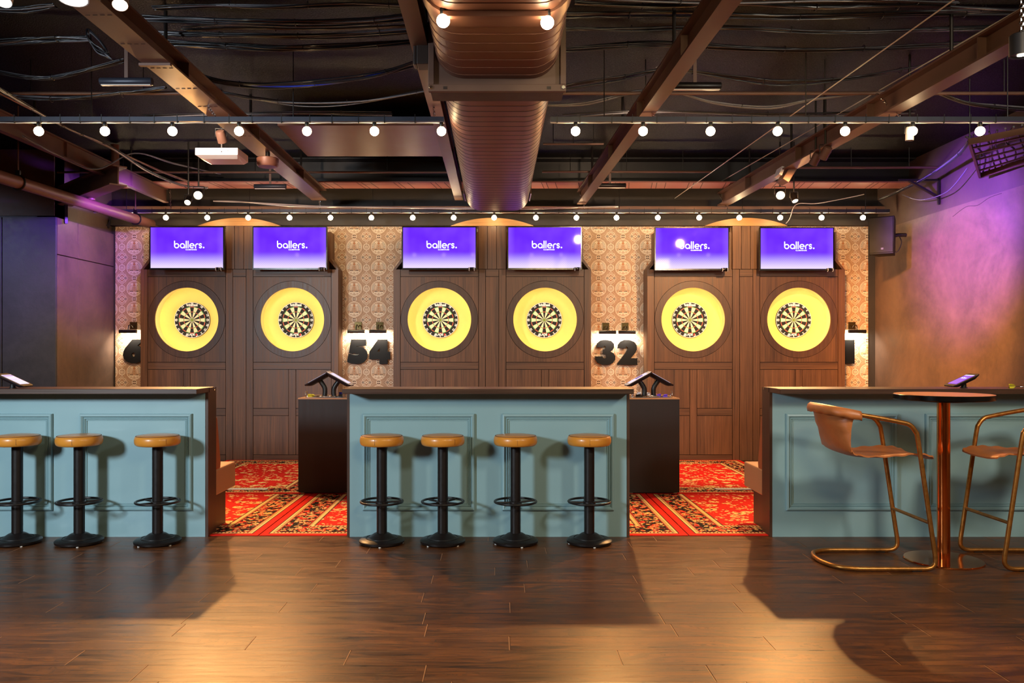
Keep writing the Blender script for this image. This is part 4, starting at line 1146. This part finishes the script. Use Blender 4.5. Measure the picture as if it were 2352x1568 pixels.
for sx in (-1, 1):
    for zz in (z0+0.01,): MB().lathe([(0.010, -0.040), (0.012, -0.036), (0.012, -0.030)], 8, axis='Y', c=(sx*(hw-0.005), 0, zz)).build('bolt', W['chrome'], o)
    MB().box(sx*(hw-0.09)-0.012, sx*(hw-0.09)+0.012, -0.033, -0.030, z0, z0+0.016).build('slot_cover', W['duct_seam'], o)
act = MB().box(-hw-0.085, -hw-0.012, 0.0, 0.12, 3.09, 3.34).build('actuator', W['duct_seam'], o, bevel=0.006)
MB().box(-hw-0.105, -hw-0.085, 0.01, 0.10, 3.09, 3.25).build('actuator_cover', W['duct_seam'], act, bevel=0.006)
MB().cyl((-hw-0.105, 0.05, 3.25), (-hw-0.085, 0.05, 3.28), 0.012, 10).build('actuator_knob', W['alu'], act)

# ================================================================== steel beams
def ibeam(name, p0, p1, fw, ht, label, web=0.012, fl=0.014, mats='steel', plates=0):
    """I-beam, p0/p1 on the centre of its underside"""
    p0 = Vector(p0); p1 = Vector(p1); L = (p1-p0).length; d = (p1-p0).normalized(); ang = math.atan2(d.y, d.x)
    t = thing(name, label, 'beam', p0, ang)
    box('bottom_flange', W[mats], t, 0, L, -fw/2, fw/2, 0, fl); box('top_flange', W['steel' if mats == 'steel' else 'steel_black'], t, 0, L, -fw/2, fw/2, ht-fl, ht)
    box('web', W['steel' if mats == 'steel' else 'steel_black'], t, 0, L, -web/2, web/2, fl, ht-fl)
    if ht < 0.2:
        for k in range(4): MB().cyl((L*(k+0.5)/4, 0, ht), (L*(k+0.5)/4, 0, ZC-p0.z), 0.012, 8).build('hanger_rod', W['steel_black'], t)
    for k in range(plates):
        x = L*(k+0.7)/(plates+0.5)
        box('stiffener', W[mats], t, x, x+0.01, -fw/2+0.004, fw/2-0.004, fl, ht-fl)
    return t
H = ZC
b1 = ibeam('ceiling_beam', (-2.168, 10.0, 3.20), (-2.168, 2.6, 3.20), 0.178, 0.13, 'steel beam running over the white projector to the dart wall', plates=4)
for k in range(9):
    x = 3.0+k*0.42
    mb = MB()
    for q in range(4): mb.box(x, x+0.004, -0.075+q*0.04, -0.05+q*0.04, -0.0012, 0.0)
    mb.build('weld_marks', W['gap'], b1)['kind'] = 'stuff'
box('splice_plate', W['steel'], b1, 3.55, 3.58, -0.11, 0.09, -0.016, 0.0); box('splice_plate', W['steel'], b1, 4.75, 4.78, -0.11, 0.09, -0.016, 0.0)
ibeam('ceiling_beam', (-0.47, 10.0, 3.20), (-0.47, 2.6, 3.20), 0.10, 0.13, 'steel beam running close beside the air duct', plates=2)
ibeam('ceiling_beam', (1.015, 10.0, 3.15), (1.235, 2.6, 3.15), 0.105, 0.16, 'steel beam carrying the two tube spotlights on stems', plates=5)
ibeam('ceiling_beam', (2.76, 10.1, 3.15), (3.12, 2.6, 3.15), 0.13, 0.16, 'steel beam carrying the floodlights near the speaker', plates=5)
ibeam('ceiling_beam', (-4.03, 10.0, 3.17), (-4.12, 2.6, 3.17), 0.06, 0.17, 'steel beam running above the thick ceiling pipe', plates=5)
b = ibeam('cross_beam', (XL, 9.75, 3.33), (XR, 9.75, 3.33), 0.36, 0.29, 'wide cross beam spanning the ceiling before the dart wall', mats='pink_steel')  # pink underside and dark web: light and shade put into the colours
mb = MB()
for k in range(22):
    x = 0.3+k*0.43
    for q in (0, 0.055, 0.16): mb.obox((x+q, -0.17, -0.0008), (x+q+0.05, 0.17, -0.0008), 0.006, 0.0016)
mb.build('plate_joints', W['gap'], b)['kind'] = 'stuff'
b = ibeam('corner_brace_beam', (-4.93, 9.35, 3.02), (-3.78, 8.2, 3.02), 0.17, 0.20, 'short diagonal beam in the corner above the purple lit panels')
box('hanger_plate', W['steel_black'], b, 0.05, 0.09, -0.015, 0.015, -0.21, 0.02)
# flat metal soffit beside the duct
o = MB().box(-2.02, -0.56, 7.55, 8.75, 3.44, 3.47).build('soffit_panel', W['duct']); tag(o, 'flat reddish metal soffit panel beside the air duct', 'ceiling panel')
for q in (-1.9, -0.7): MB().cyl((q, 8.1, 3.47), (q, 8.1, ZC), 0.006, 6).build('hanger_rod', W['steel_black'], o)
# conduits along the cross beam
for yy, zz, x0, x1, lab, m, r in ((9.25, 3.38, XL, -0.5, 'thin conduit beside the cross beam, on the projector side', 'steel', 0.012), (9.25, 3.385, 0.5, 2.4, 'thin conduit beside the cross beam, on the speaker side', 'steel', 0.012), (9.10, 3.40, 2.95, XR, 'thin conduit ending over the speaker wall', 'steel', 0.014), (8.15, 3.42, 0.45, 1.05, 'short conduit between the air duct and a beam', 'steel', 0.01), (6.35, 3.36, 0.45, 4.6, 'long conduit behind the bulb rail on the speaker side', 'steel', 0.014), (6.35, 3.36, -4.9, -2.3, 'long conduit behind the bulb rail on the projector side', 'steel', 0.014)):
    o = MB().cyl((x0, yy, zz), (x1, yy, zz), r, 8).build('conduit', W[m], None, smooth=60); tag(o, lab, 'conduit', 'thin ceiling conduits')
    for k in range(3):
        xx = x0+(x1-x0)*(k+0.5)/3; MB().cyl((xx, yy, zz), (xx, yy, ZC), 0.004, 6).build('hanger_rod', W['steel_black'], o)

# big service pipe on the left
t = thing('service_pipe', 'thick brown service pipe on clamps along the left ceiling', 'pipe')
A, B_ = Vector((-4.40, 10.53, 2.985)), Vector((-4.40, 5.0, 2.86))
MB().cyl(A, B_, 0.058, 20).build('pipe', W['duct'], t, smooth=60)
for yy in (10.0, 7.55, 5.6):
    f = (A.y-yy)/(A.y-B_.y); p = A.lerp(B_, f)
    MB().tube([(p.x+0.064*math.cos(2*PI*k/20), yy, p.z+0.064*math.sin(2*PI*k/20)) for k in range(20)], 0.010, 6, closed=True).build('clamp', W['steel_black'], t)
    MB().cyl((p.x, yy, p.z+0.06), (p.x, yy, ZC), 0.007, 8).build('hanger_rod', W['steel'], t)
    MB().box(p.x-0.02, p.x+0.02, yy-0.012, yy+0.012, p.z+0.06, p.z+0.11).build('clamp_lug', W['steel_black'], t)
MB().tube(smooth_path([(-4.40, 8.9, 3.0), (-4.40, 8.9, 3.12), (-4.33, 8.9, 3.17), (-4.20, 8.9, 3.17), (-4.14, 8.9, 3.22), (-4.14, 8.9, 3.6)], 5), 0.042, 14).build('branch_pipe', W['duct'], t, smooth=60)

# ================================================================== bulb rails
def rail(name, x0, x1, D, zc, label, us=()):
    t = thing(name, label, 'light rail', (0, D, zc), 0, 'grey rails of the bulb strings')
    box('channel', W['alu'], t, x0, x1, -0.014, 0.014, -0.006, 0.028)
    n = int((x1-x0)/0.12); pts = [(x0+(x1-x0)*k/n, 0.0, -0.013-0.0025*(k % 2)) for k in range(n+1)]
    MB().tube(pts, 0.0042, 6).build('lead', W['cable_white'], t, smooth=60)
    mb = MB(); k = x0+0.05
    while k < x1-0.03:
        mb.box(k-0.003, k+0.003, -0.0165, 0.0165, -0.0175, 0.031); mb.box(k-0.002, k+0.002, -0.0165, -0.0125, 0.028, 0.046); k += random.uniform(0.14, 0.24)
    mb.build('cable_ties', W['black'], t)['kind'] = 'stuff'
    k = x0+0.4
    while k < x1: MB().cyl((k, 0, 0.028), (k, 0, ZC-zc), 0.004, 6).build('hanger_rod', W['steel_black'], t); k += 1.5
    return t
def make_bulb(r, mat, drop, lab, grp):
    t = thing('festoon_bulb', lab, 'light bulb', (0, 0, 0), 0, grp)
    MB().lathe([(0.014, 0.0), (0.016, -0.004), (0.016, -0.03-drop), (0.0135, -0.034-drop)][::-1], 16).build('socket', W['black'], t, smooth=40)
    zc = -0.034-drop-r*0.9
    MB().lathe([(r*math.sin(a), zc-r*math.cos(a)) for a in [PI*k/14*0.93 for k in range(15)]], 20).build('globe', mat, t, smooth=60)
    return t
RF, RB = 6.12, 10.02
rail('bulb_rail', -4.92, DX-DHW-0.03, RF, 3.083, 'grey bulb rail over the stools, on the projector side of the duct')
rail('bulb_rail', DX+DHW+0.03, XR-0.02, RF, 3.083, 'grey bulb rail over the bars, on the speaker side of the duct')
rail('bulb_rail', -4.92, XR-0.1, RB, 3.066, 'grey bulb rail in front of the arched pediments')
g1 = 'bare warm bulbs on the rail over the bars'; g2 = 'bare warm bulbs on the rail at the pediments'
bf = make_bulb(0.034, W['bulb'], 0.0, 'bare lit bulb hanging from the rail over the bars', g1)
bb = make_bulb(0.030, W['bulb_back'], 0.0, 'bare lit bulb hanging from the rail at the arched pediments', g2)
first = True
for u in (89, 241, 396, 549, 705, 860, 1014, 1322, 1477, 1632, 1786, 1941, 2096, 2251):
    p = ((u-CU)*RF/F, RF, 3.083-0.012)
    if first: bf.location = p; first = False
    else: dup(bf, bf['label'], p)
first = True
for u in (285, 381, 476, 570, 665, 759, 853, 948, 1042, 1135, 1231, 1324, 1416, 1511, 1606, 1698, 1792, 1887, 1982):
    p = ((u-CU)*RB/F, RB, 3.066-0.012)
    if first: bb.location = p; first = False
    else: dup(bb, bb['label'], p)
# two globes in front of the duct
D3 = 3.95
t = thing('globe_bracket', 'metal bracket bar under the air duct holding two globes', 'bracket', (0, D3, 0))
box('cross_bar', W['duct'], t, -0.262, 0.240, -0.02, 0.02, 2.972, 3.0, 0.003)
for k, (u, v) in enumerate(((1018, 48), (1257, 52))):
    p = px(u, v, D3)
    b = make_bulb(0.032, W['bulb_big'], 0.0, ('round globe bulb under the air duct beside the damper motor', 'round globe bulb under the air duct away from the damper motor')[k], 'globes under the air duct')
    b.location = (p.x, D3, 2.985)
    b.location.z = p.z+0.034+0.029

# ================================================================== spots, floods, tube lamps
def make_spot(lab, loc, aim, r=0.042, L=0.13, lit=True, mat='steel_black', grp=None, top=ZC):
    t = thing('ceiling_spotlight', lab, 'spotlight', loc, 0, grp)
    d = (Vector(aim)-Vector(loc)).normalized()
    q = d.to_track_quat('-Z', 'Y').to_matrix().to_4x4()
    def put(mb, nm, m, par=t):
        me = mb.mesh(nm, m, 40); me.transform(q); return inst(me, nm, par)
    put(MB().lathe([(r*0.6, L*0.55), (r*0.9, L*0.5), (r, L*0.35), (r, -L*0.5), (r*0.92, -L*0.5), (r*0.86, -L*0.42)][::-1], 20), 'housing', W[mat])
    put(MB().lathe([(0.0, -L*0.43), (r*0.84, -L*0.43), (r*0.84, -L*0.41), (0.0, -L*0.41)], 20), 'lens', W['lens'] if lit else W['gloss'])
    MB().tube([(-r-0.008, 0, 0), (-r-0.008, 0, r+0.03), (r+0.008, 0, r+0.03), (r+0.008, 0, 0)], 0.005, 6).build('yoke', W['black'], t)
    MB().cyl((0, 0, r+0.03), (0, 0, top-loc[2]), 0.009, 8).build('stem', W['steel_black'], t)
    return t
make_spot('lit rear spotlight near the projector, glaring towards the bars', (-3.22, 8.86, 3.06), (-2.0, 4.0, 0.9), 0.05)
make_spot('smaller lit spotlight beside the glaring one near the projector', (-3.33, 8.86, 2.99), (-2.9, 5.0, 0.0), 0.035, 0.10)
make_spot('lit rear spotlight near the speaker, glaring towards the bars', (3.04, 8.86, 3.06), (1.9, 4.0, 0.9), 0.05)
make_spot('smaller tilted lit spotlight beside the glaring one near the speaker', (3.19, 8.86, 3.02), (3.6, 7.0, 0.0), 0.035, 0.10)
make_spot('small unlit spotlight clipped beside the projector beam', (-2.385, 7.1, 3.22), (-2.3, 8.0, 2.0), 0.04, 0.10, False, 'steel')
make_spot('small unlit spotlight among the bulbs near the speaker wall', (3.13, 6.25, 3.02), (3.1, 6.3, 1.0), 0.03, 0.10, False, 'white')
make_spot('pale unlit track spot on the floodlight beam, first of a pair', (2.86, 7.18, 3.10), (2.7, 7.6, 2.6), 0.04, 0.11, False, 'steel')
make_spot('pale unlit track spot on the floodlight beam, second of a pair', (2.86, 7.40, 3.10), (2.7, 7.8, 2.6), 0.04, 0.11, False, 'steel')
p = px(168, -36, 4.15); make_spot('large lit ceiling spotlight above the projector beam', p, p+Vector((0.05, -0.15, -1)), 0.075, 0.16, True, 'white')
p = px(276, -12, 4.4); make_spot('white lit ceiling spotlight next to the projector beam', p, p+Vector((0.22, -0.5, -1)), 0.042, 0.16, True, 'white')
p = px(14, -20, 4.4); make_spot('white lit ceiling spotlight furthest from the duct', p, p+Vector((0.1, -0.5, -1)), 0.042, 0.16, True, 'white')
# floodlight box on the right beam
t = thing('floodlight', 'black boxy floodlight tilted on the beam near the speaker', 'floodlight', (2.88, 8.15, 3.13))
mb = MB(); mb.obox((-0.06, 0, -0.09), (0.05, 0, 0.09), 0.20, 0.07, up=(1, 0, 0)); mb.build('housing', W['steel'], t, bevel=0.006)
mb = MB(); mb.obox((-0.105, 0, -0.03), (-0.075, 0, 0.05), 0.16, 0.03, up=(1, 0, 0)); mb.build('barn_door', W['white'], t)
MB().cyl((0.03, 0, 0.08), (0.03, 0, ZC-3.13), 0.012, 8).build('stem', W['steel_black'], t)
# chrome clamp cluster by the left spot
def tube_lamp(lab, p, L=0.36, r=0.026):
    t = thing('tube_spotlight', lab, 'tube light', p, 0, 'black tube lights on stems')
    MB().lathe([(r*0.9, -L/2), (r, -L/2+0.004), (r, L/2-0.004), (r*0.9, L/2)], 18, axis='X').build('housing', W['alu'] if 'projector' in lab else W['steel_black'], t, smooth=40)
    MB().box(-L/2+0.01, L/2-0.01, -0.012, 0.012, -r-0.003, -r+0.006).build('slot', W['cable_white'], t)
    MB().box(-0.012, 0.012, -0.004, 0.004, r*0.8, ZC-p[2]).build('stem', W['steel'], t)
    return t
tube_lamp('tube light on a stem by the projector beam, over the stools', px(290, 187, 5.67))
tube_lamp('tube light on a stem over the four-stool bar', px(1596, 197.5, 5.67))
tube_lamp('tube light on a stem by the cross beam, projector side', px(620.5, 428, 9.28))
tube_lamp('tube light on a stem by the cross beam, duct side', px(1401, 426, 9.28))
# cylinder pendant top right, on a chain
def chain(mb, p0, p1, link=0.03, r=0.003):
    p0 = Vector(p0); p1 = Vector(p1); L = (p1-p0).length; n = max(2, int(L/(link*0.75))); d = (p1-p0).normalized(); a = d.orthogonal().normalized(); b = d.cross(a)
    for k in range(n):
        c = p0.lerp(p1, (k+0.5)/n); u = a if k % 2 else b
        mb.tube([c+d*(link*0.5*math.cos(2*PI*q/8))+u*(link*0.28*math.sin(2*PI*q/8)) for q in range(8)], r, 4, closed=True)
    return mb
p = px(2346, 104, 4.2)
t = thing('pendant_lamp', 'grey cylinder pendant hanging on a chain by the beam', 'pendant lamp', p)
MB().lathe([(0.0, 0.055), (0.05, 0.055), (0.056, 0.050), (0.056, -0.055), (0.050, -0.055), (0.047, -0.048), (0.0, -0.048)][::-1], 28).build('shade', W['alu'], t, smooth=40)
MB().lathe([(0.0, -0.050), (0.02, -0.052), (0.0, -0.056)][::-1], 12).build('lamp', W['lens'], t)
chain(MB(), (0, 0, 0.055), (0, 0, ZC-p.z)).build('chain', W['chrome'], t)
light('pendant_light', 'SPOT', (p.x, p.y, p.z-0.07), (p.x, p.y+0.3, 0), 25, WARM, 0.03, 100, 0.6)
# chains tying the beams
for i, (a, b, lab) in enumerate((((-2.28, 6.2, 3.34), (-2.10, 6.12, 3.12), 'chrome chain from the projector beam down to the bulb rail'), ((1.10, 6.35, 3.36), (1.16, 6.12, 3.12), 'chrome chain from the tube light beam down to the bulb rail'), ((2.90, 6.30, 3.34), (2.99, 6.12, 3.12), 'chrome chain from the floodlight beam down to the bulb rail'),
        ((-2.16, 10.02, 3.32), (-2.17, 10.02, 3.10), 'chrome chain at the end of the projector beam'), ((-3.98, 10.0, 3.34), (-3.98, 10.02, 3.10), 'chrome chain at the end of the beam above the pipe'), ((1.0, 10.02, 3.3), (1.06, 10.02, 3.10), 'chrome chain at the end of the tube light beam'), ((2.70, 10.08, 3.32), (2.80, 10.02, 3.10), 'chrome chain at the end of the floodlight beam'), ((-0.50, 6.3, 3.38), (-0.47, 6.12, 3.12), 'chrome chain beside the air duct'))):
    o = chain(MB(), a, b).build('hanging_chain', W['chrome'], None); tag(o, lab, 'chain', 'chains holding the bulb rails')

# projector
p = px(497, 355, 7.15)
t = thing('projector', 'white projector hanging below the ceiling beam', 'projector', (p.x, 7.15, p.z))
poly = [(-0.186, 0.0), (0.186, 0.0), (0.186, 0.062), (-0.186, 0.062)]
mb = MB()
vs = [(-0.186, 0, 0.0), (0.186, 0, 0.0), (0.186, 0, 0.060), (-0.186, 0, 0.060), (-0.186, 0.30, 0.0), (0.186, 0.30, 0.0), (0.186, 0.30, 0.060), (-0.186, 0.30, 0.060), (-0.150, 0.07, -0.022), (0.165, 0.07, -0.022), (0.150, 0.29, -0.022), (-0.140, 0.29, -0.022)]
fs = [(0, 1, 2, 3), (1, 5, 6, 2), (4, 7, 6, 5), (0, 3, 7, 4), (3, 2, 6, 7), (0, 8, 9, 1), (1, 9, 10, 5), (5, 10, 11, 4), (4, 11, 8, 0), (8, 11, 10, 9)]
mb.add(vs, fs); mb.build('casing', W['white'], t, bevel=0.004)
box('vent_strip', W['gap'], t, -0.18, 0.18, -0.001, 0.0, 0.007, 0.010)
for x, rr in ((0.045, 0.006), (0.024, 0.003), (0.066, 0.003)): MB().lathe([(rr, -0.0015), (rr, 0.0)], 12, axis='Y', c=(x, 0, 0.026)).build('button', W['gap'], t)
box('red_mark', W['print_red'], t, -0.012, 0.014, -0.0012, 0.0, 0.041, 0.045); box('red_mark', W['print_red'], t, 0.096, 0.104, -0.0012, 0.0, 0.030, 0.038)
MB().cyl((0, 0.15, 0.06), (0, 0.15, ZC-p.z), 0.018, 12).build('drop_pole', W['steel_black'], t)
box('ceiling_mount', W['steel_black'], t, -0.07, 0.07, 0.08, 0.22, 0.06, 0.075)
# round detector under the beam
p = px(615, 372, 7.58)
t = thing('ceiling_sensor', 'round brown ceiling sensor under the projector beam', 'sensor', p)
MB().lathe([(0.085, -0.045), (0.098, -0.03), (0.10, 0.03), (0.09, 0.036)], 32).build('housing', W['duct'], t, smooth=40)
MB().cyl((0, 0, 0.036), (0, 0, 3.20-p.z), 0.02, 10).build('stem', W['steel_black'], t)

# ================================================================== cables
cab_me = {}
def bundle(lab, pts, n=6, r=0.0075, mats=('cable',), tie=0.5, spread=0.022):
    t = thing('cable_bundle', lab, 'cables', (0, 0, 0), 0, 'bundles of cables under the slab')
    base = smooth_path(pts, 8)
    for k in range(n):
        ph = random.uniform(0, 6.28); oy = (k-(n-1)/2)/max(1, n-1)*spread*2; oz = random.uniform(-spread, spread)*0.55
        pp = [(q.x, q.y+oy+0.006*math.sin(i*0.31+ph), q.z+oz+0.006*math.sin(i*0.23+ph*2)) for i, q in enumerate(base)]
        MB().tube(pp, r*random.uniform(0.7, 1.1), 6).build('cable', W[mats[k % len(mats)]], t, smooth=60)
    mb = MB(); acc = 0
    for a, b in zip(base[:-1], base[1:]):
        acc += (b-a).length
        if acc > tie:
            acc = 0; dv = (b-a).normalized(); uu = Vector((0, 1, 0)); ww = dv.cross(uu).normalized()
            mb.tube([a+uu*(spread*1.35*math.cos(2*PI*q/10))+ww*(spread*0.95*math.sin(2*PI*q/10)) for q in range(10)], 0.0028, 4, closed=True)
    if mb.v: mb.build('cable_ties', W['black'], t)['kind'] = 'stuff'
    return t
def pb(D, *uv): return [px(u, v, D) for u, v in uv]
CB = ('cable', 'cable_grey', 'cable')
bundle('cable bundle sagging over the stools, second from the slab beam', pb(5.20, (352, 17), (480, 10), (620, 14), (800, 9), (965, 14)), 6, mats=CB)
bundle('thick black cable bundle between the projector beam and the damper, upper', pb(5.36, (330, 44), (520, 50), (700, 52), (860, 48), (965, 38)), 7, mats=CB)
bundle('thick black cable bundle between the projector beam and the damper, middle', pb(5.5, (360, 75), (560, 82), (760, 82), (960, 70)), 6, mats=CB)
bundle('flat cable bundle between the projector beam and the damper, lower', pb(5.75, (370, 98), (520, 106), (640, 112), (800, 108), (960, 96)), 6, mats=('cable',))
bundle('drooping cable bundle with a blue wire beside the damper motor', pb(6.0, (405, 145), (480, 180), (600, 196), (740, 190), (860, 172), (948, 146)), 7, mats=('cable', 'cable', 'cable', 'cable', 'cable_blue', 'cable', 'cable'))
bundle('loose pair of grey cables drooping behind the bulb rail', pb(6.4, (500, 210), (600, 228), (710, 238), (830, 232), (985, 205)), 3, 0.006, ('cable_grey', 'cable'))
bundle('cable bundle over the stools beyond the projector beam, top', pb(5.25, (-20, 20), (60, 22), (128, 14)), 4, mats=CB)
bundle('wide cable bundle ending in a tangle by the projector beam', pb(5.6, (-30, 100), (60, 92), (140, 88), (205, 88)), 7, mats=CB)
bundle('cable bundle curving under the slab beyond the projector beam', pb(6.0, (-30, 162), (60, 178), (130, 176), (210, 160), (285, 140)), 6, mats=CB)
bundle('cable bundle drooping towards the projector beam', pb(6.24, (-30, 218), (80, 228), (180, 226), (280, 216), (380, 204)), 4, mats=CB)
bundle('cable bundle beside the duct under the slab on the speaker side, top', pb(5.25, (1320, 8), (1500, 14), (1700, 8), (1900, 18), (2120, 14), (2370, 24)), 4, mats=('cable', 'cable_grey', 'cable'))
bundle('cable bundle on the speaker side, second from the top', pb(5.4, (1300, 38), (1550, 33), (1800, 40), (2100, 34), (2370, 30)), 4, mats=('cable', 'cable'))
bundle('cable bundle on the speaker side, third from the top', pb(5.6, (1300, 64), (1450, 66), (1680, 62), (1900, 72), (2150, 66), (2370, 60)), 5, mats=('cable', 'cable', 'cable'))
bundle('cable bundle on the speaker side, fourth from the top', pb(5.9, (1300, 112), (1500, 100), (1750, 112), (1950, 112), (2240, 98), (2370, 90)), 4, mats=('cable', 'cable'))
bundle('cable bundle sagging on the speaker side behind the tube light', pb(6.26, (1300, 200), (1420, 180), (1540, 160), (1680, 178), (1800, 190), (1950, 180), (2120, 152)), 5, mats=('cable', 'cable', 'cable_grey'))
bundle('pale cable pair sagging above the bulb rail on the speaker side', pb(6.4, (1255, 240), (1350, 236), (1470, 210), (1552, 212), (1640, 234), (1770, 246), (1880, 228), (2080, 204)), 3, 0.006, ('cable_grey',), spread=0.012)
bundle('looped cables above the tray on the speaker wall', pb(6.4, (2140, 205), (2220, 236), (2300, 246), (2370, 250)), 4, mats=('cable', 'cable_grey'))
bundle('pink lit cable run along the ceiling beyond the projector', [(-3.5, 4.4, 3.22), (-3.5, 5.75, 3.21), (-3.49, 6.6, 3.17), (-3.5, 7.4, 3.21), (-3.48, 8.2, 3.16), (-3.42, 8.9, 3.16), (-3.30, 9.35, 3.22)], 5, 0.007, ('cable_grey', 'cable', 'cable_white'), 0.3, 0.018)
bundle('thin cable run along the steel angle above the pipe', [(-3.68, 5.0, 3.28), (-3.66, 7.0, 3.27), (-3.58, 8.6, 3.27), (-3.52, 9.35, 3.30)], 2, 0.008, ('duct',), 3, 0.012)
bundle('cable sagging below the beam above the pipe', [(-3.98, 6.9, 3.17), (-3.96, 7.4, 3.14), (-3.85, 7.9, 3.12), (-3.62, 8.2, 3.34), (-3.5, 8.9, 3.40), (-3.2, 9.5, 3.42)], 2, 0.006, ('cable_grey',), 3, 0.006)
bundle('tangle of cable ends beside the projector beam', pb(5.6, (205, 90), (225, 118), (250, 128), (235, 100), (205, 70), (208, 98), (240, 122), (256, 132)), 3, 0.006, ('cable', 'cable_grey'), 3, 0.02)
bundle('long loose lead running along the pediment rail', pb(9.9, (490, 462), (560, 464), (640, 470), (740, 475), (860, 476), (1000, 478), (1230, 478), (1330, 476), (1420, 474)), 2, 0.006, ('cable_white',), 4, 0.006)
bundle('white lead dropping from the rail near the speaker', pb(9.95, (1985, 445), (1880, 466), (1830, 470), (1815, 500), (1805, 512)), 1, 0.007, ('cable_white',), 4, 0.004)
bundle('cables hanging along the top of the speaker wall', [(4.60, 9.9, 3.20), (4.62, 9.0, 3.24), (4.55, 8.2, 3.30), (4.3, 7.5, 3.28), (4.0, 7.0, 3.2)], 6, 0.007, ('cable', 'cable_grey', 'cable'), 0.6, 0.03)
bundle('single loop of cable hanging on the speaker wall', [(4.72, 9.6, 3.20), (4.74, 9.2, 3.06), (4.75, 8.7, 3.05), (4.74, 8.3, 3.22)], 1, 0.007, ('cable_grey',), 4, 0.004)
bundle('slim cable pair high over the four-stool bar', pb(5.15, (1330, -6), (1600, 2), (1900, -4), (2200, 4)), 3, 0.006, CB, 0.7)
bundle('slim cable pair close to the slab by the damper motor', pb(5.6, (420, 66), (560, 62), (760, 68), (950, 58)), 3, 0.006, CB, 0.7)
bundle('slim cables crossing over the projector', pb(7.2, (330, 268), (500, 262), (700, 258), (900, 262)), 3, 0.006, CB, 0.9)
bundle('slim cables crossing behind the tube light beam', pb(7.0, (1290, 268), (1500, 256), (1800, 262), (2100, 256)), 3, 0.006, CB, 0.9)
# straight tension wires
for a, b, lab in (((2.51, 4.4, 3.30), (2.24, 10.4, 3.30), 'thin straight wire strung beside the floodlight beam'), ((3.14, 4.4, 3.40), (2.62, 10.1, 3.38), 'thin straight wire strung along the floodlight beam')):
    o = MB().cyl(a, b, 0.0045, 6).build('tension_wire', W['cable_white'], None); tag(o, lab, 'wire', 'thin straight wires under the slab')

# cable tray on the right wall
t = thing('cable_tray', 'cable tray full of wires jutting from the speaker wall', 'cable tray')
C = [Vector((4.76, 8.12, 3.10)), Vector((3.90, 6.80, 3.10)), Vector((4.25, 6.30, 3.10)), Vector((4.84, 7.25, 3.10))]
mb = MB()
for i in range(4): mb.obox(C[i], C[(i+1) % 4], 0.02, 0.05)
mb.build('rim', W['steel'], t)
for k in range(1, 6):
    f = k/6; MB().obox(C[0].lerp(C[1], f), C[3].lerp(C[2], f), 0.025, 0.012).build('rung', W['steel'], t)
for k in range(10):
    f = (k+0.5)/10
    a = C[0].lerp(C[3], f); b = C[1].lerp(C[2], f)
    pts = [a+Vector((0, 0, 0.03)), a.lerp(b, 0.35)+Vector((random.uniform(-.06, .06), random.uniform(-.06, .06), 0.02+random.uniform(0, .04))), a.lerp(b, 0.7)+Vector((random.uniform(-.06, .06), random.uniform(-.06, .06), 0.03+random.uniform(0, .04))), b+Vector((0, 0, 0.05))]
    MB().tube(smooth_path(pts, 6), 0.008, 6).build('cable', W[('cable', 'cable_grey', 'cable')[k % 3]], t, smooth=60)
mb = MB(); mb.obox((4.80, 7.30, 3.08), (4.84, 7.0, 2.72), 0.03, 0.03); mb.build('brace', W['steel_black'], t)
for c in (C[0], C[1], C[2]): MB().cyl((c.x, c.y, c.z), (c.x, c.y, ZC), 0.005, 6).build('hanger_rod', W['steel_black'], t)
# bracket on the right wall
t = thing('wall_bracket', 'black triangular steel bracket on the speaker wall', 'bracket', (XR, 9.05, 0))
mb = MB(); mb.obox((-0.02, 0, 2.98), (-0.02, 0, 3.27), 0.03, 0.02, up=(1, 0, 0)); mb.build('upright', W['steel_black'], t)
mb = MB(); mb.obox((-0.02, 0, 3.25), (-0.46, 0, 3.25), 0.03, 0.02); mb.build('arm', W['steel_black'], t)
mb = MB(); mb.obox((-0.02, 0, 3.06), (-0.34, 0, 3.24), 0.04, 0.02); mb.build('brace', W['steel_black'], t)

# speaker
t = thing('wall_speaker', 'black loudspeaker box on a wall bracket above the purple lit wall', 'speaker', (4.42, 9.42, 2.68), math.radians(-38))
mb = MB()
vs = []
for z, k in ((-0.215, 0.94), (0.215, 1.0)):
    vs += [(-0.14*k, -0.12, z), (0.14*k, -0.12, z), (0.10*k, 0.13, z), (-0.10*k, 0.13, z)]
mb.add(vs, [(0, 3, 2, 1), (4, 5, 6, 7), (0, 1, 5, 4), (1, 2, 6, 5), (2, 3, 7, 6), (3, 0, 4, 7)]); mb.build('cabinet', W['num'], t, bevel=0.008)
MB().box(-0.125, 0.125, -0.126, -0.119, -0.195, 0.205).build('grille', W['num'], t, bevel=0.004)
MB().box(0.0, 0.024, -0.1275, -0.126, -0.160, -0.140).build('badge', W['alu'], t)
MB().tube(smooth_path([(0.04, 0.12, 0.0), (0.10, 0.20, 0.03), (0.18, 0.26, 0.03)], 5), 0.022, 10).build('wall_arm', W['black'], t, smooth=60)
MB().tube(smooth_path([(0.05, 0.12, -0.1), (0.10, 0.17, -0.17), (0.14, 0.22, -0.05), (0.10, 0.2, 0.05)], 6), 0.006, 6).build('speaker_lead', W['cable'], t, smooth=60)

# cable reel hooked in the left corner
p = px(249, 500, 10.45)
t = thing('cable_coil', 'dark coil of cable hanging in the corner under the pipe', 'cable coil', p)
for k in range(5):
    MB().tube([(0.03*math.cos(a)*(1+k*0.1), -0.01*k, 0.13*math.sin(a)*(1-k*0.06)) for a in [2*PI*q/24 for q in range(24)]], 0.007, 6, closed=True).build('loop', W['cable'], t, smooth=60)
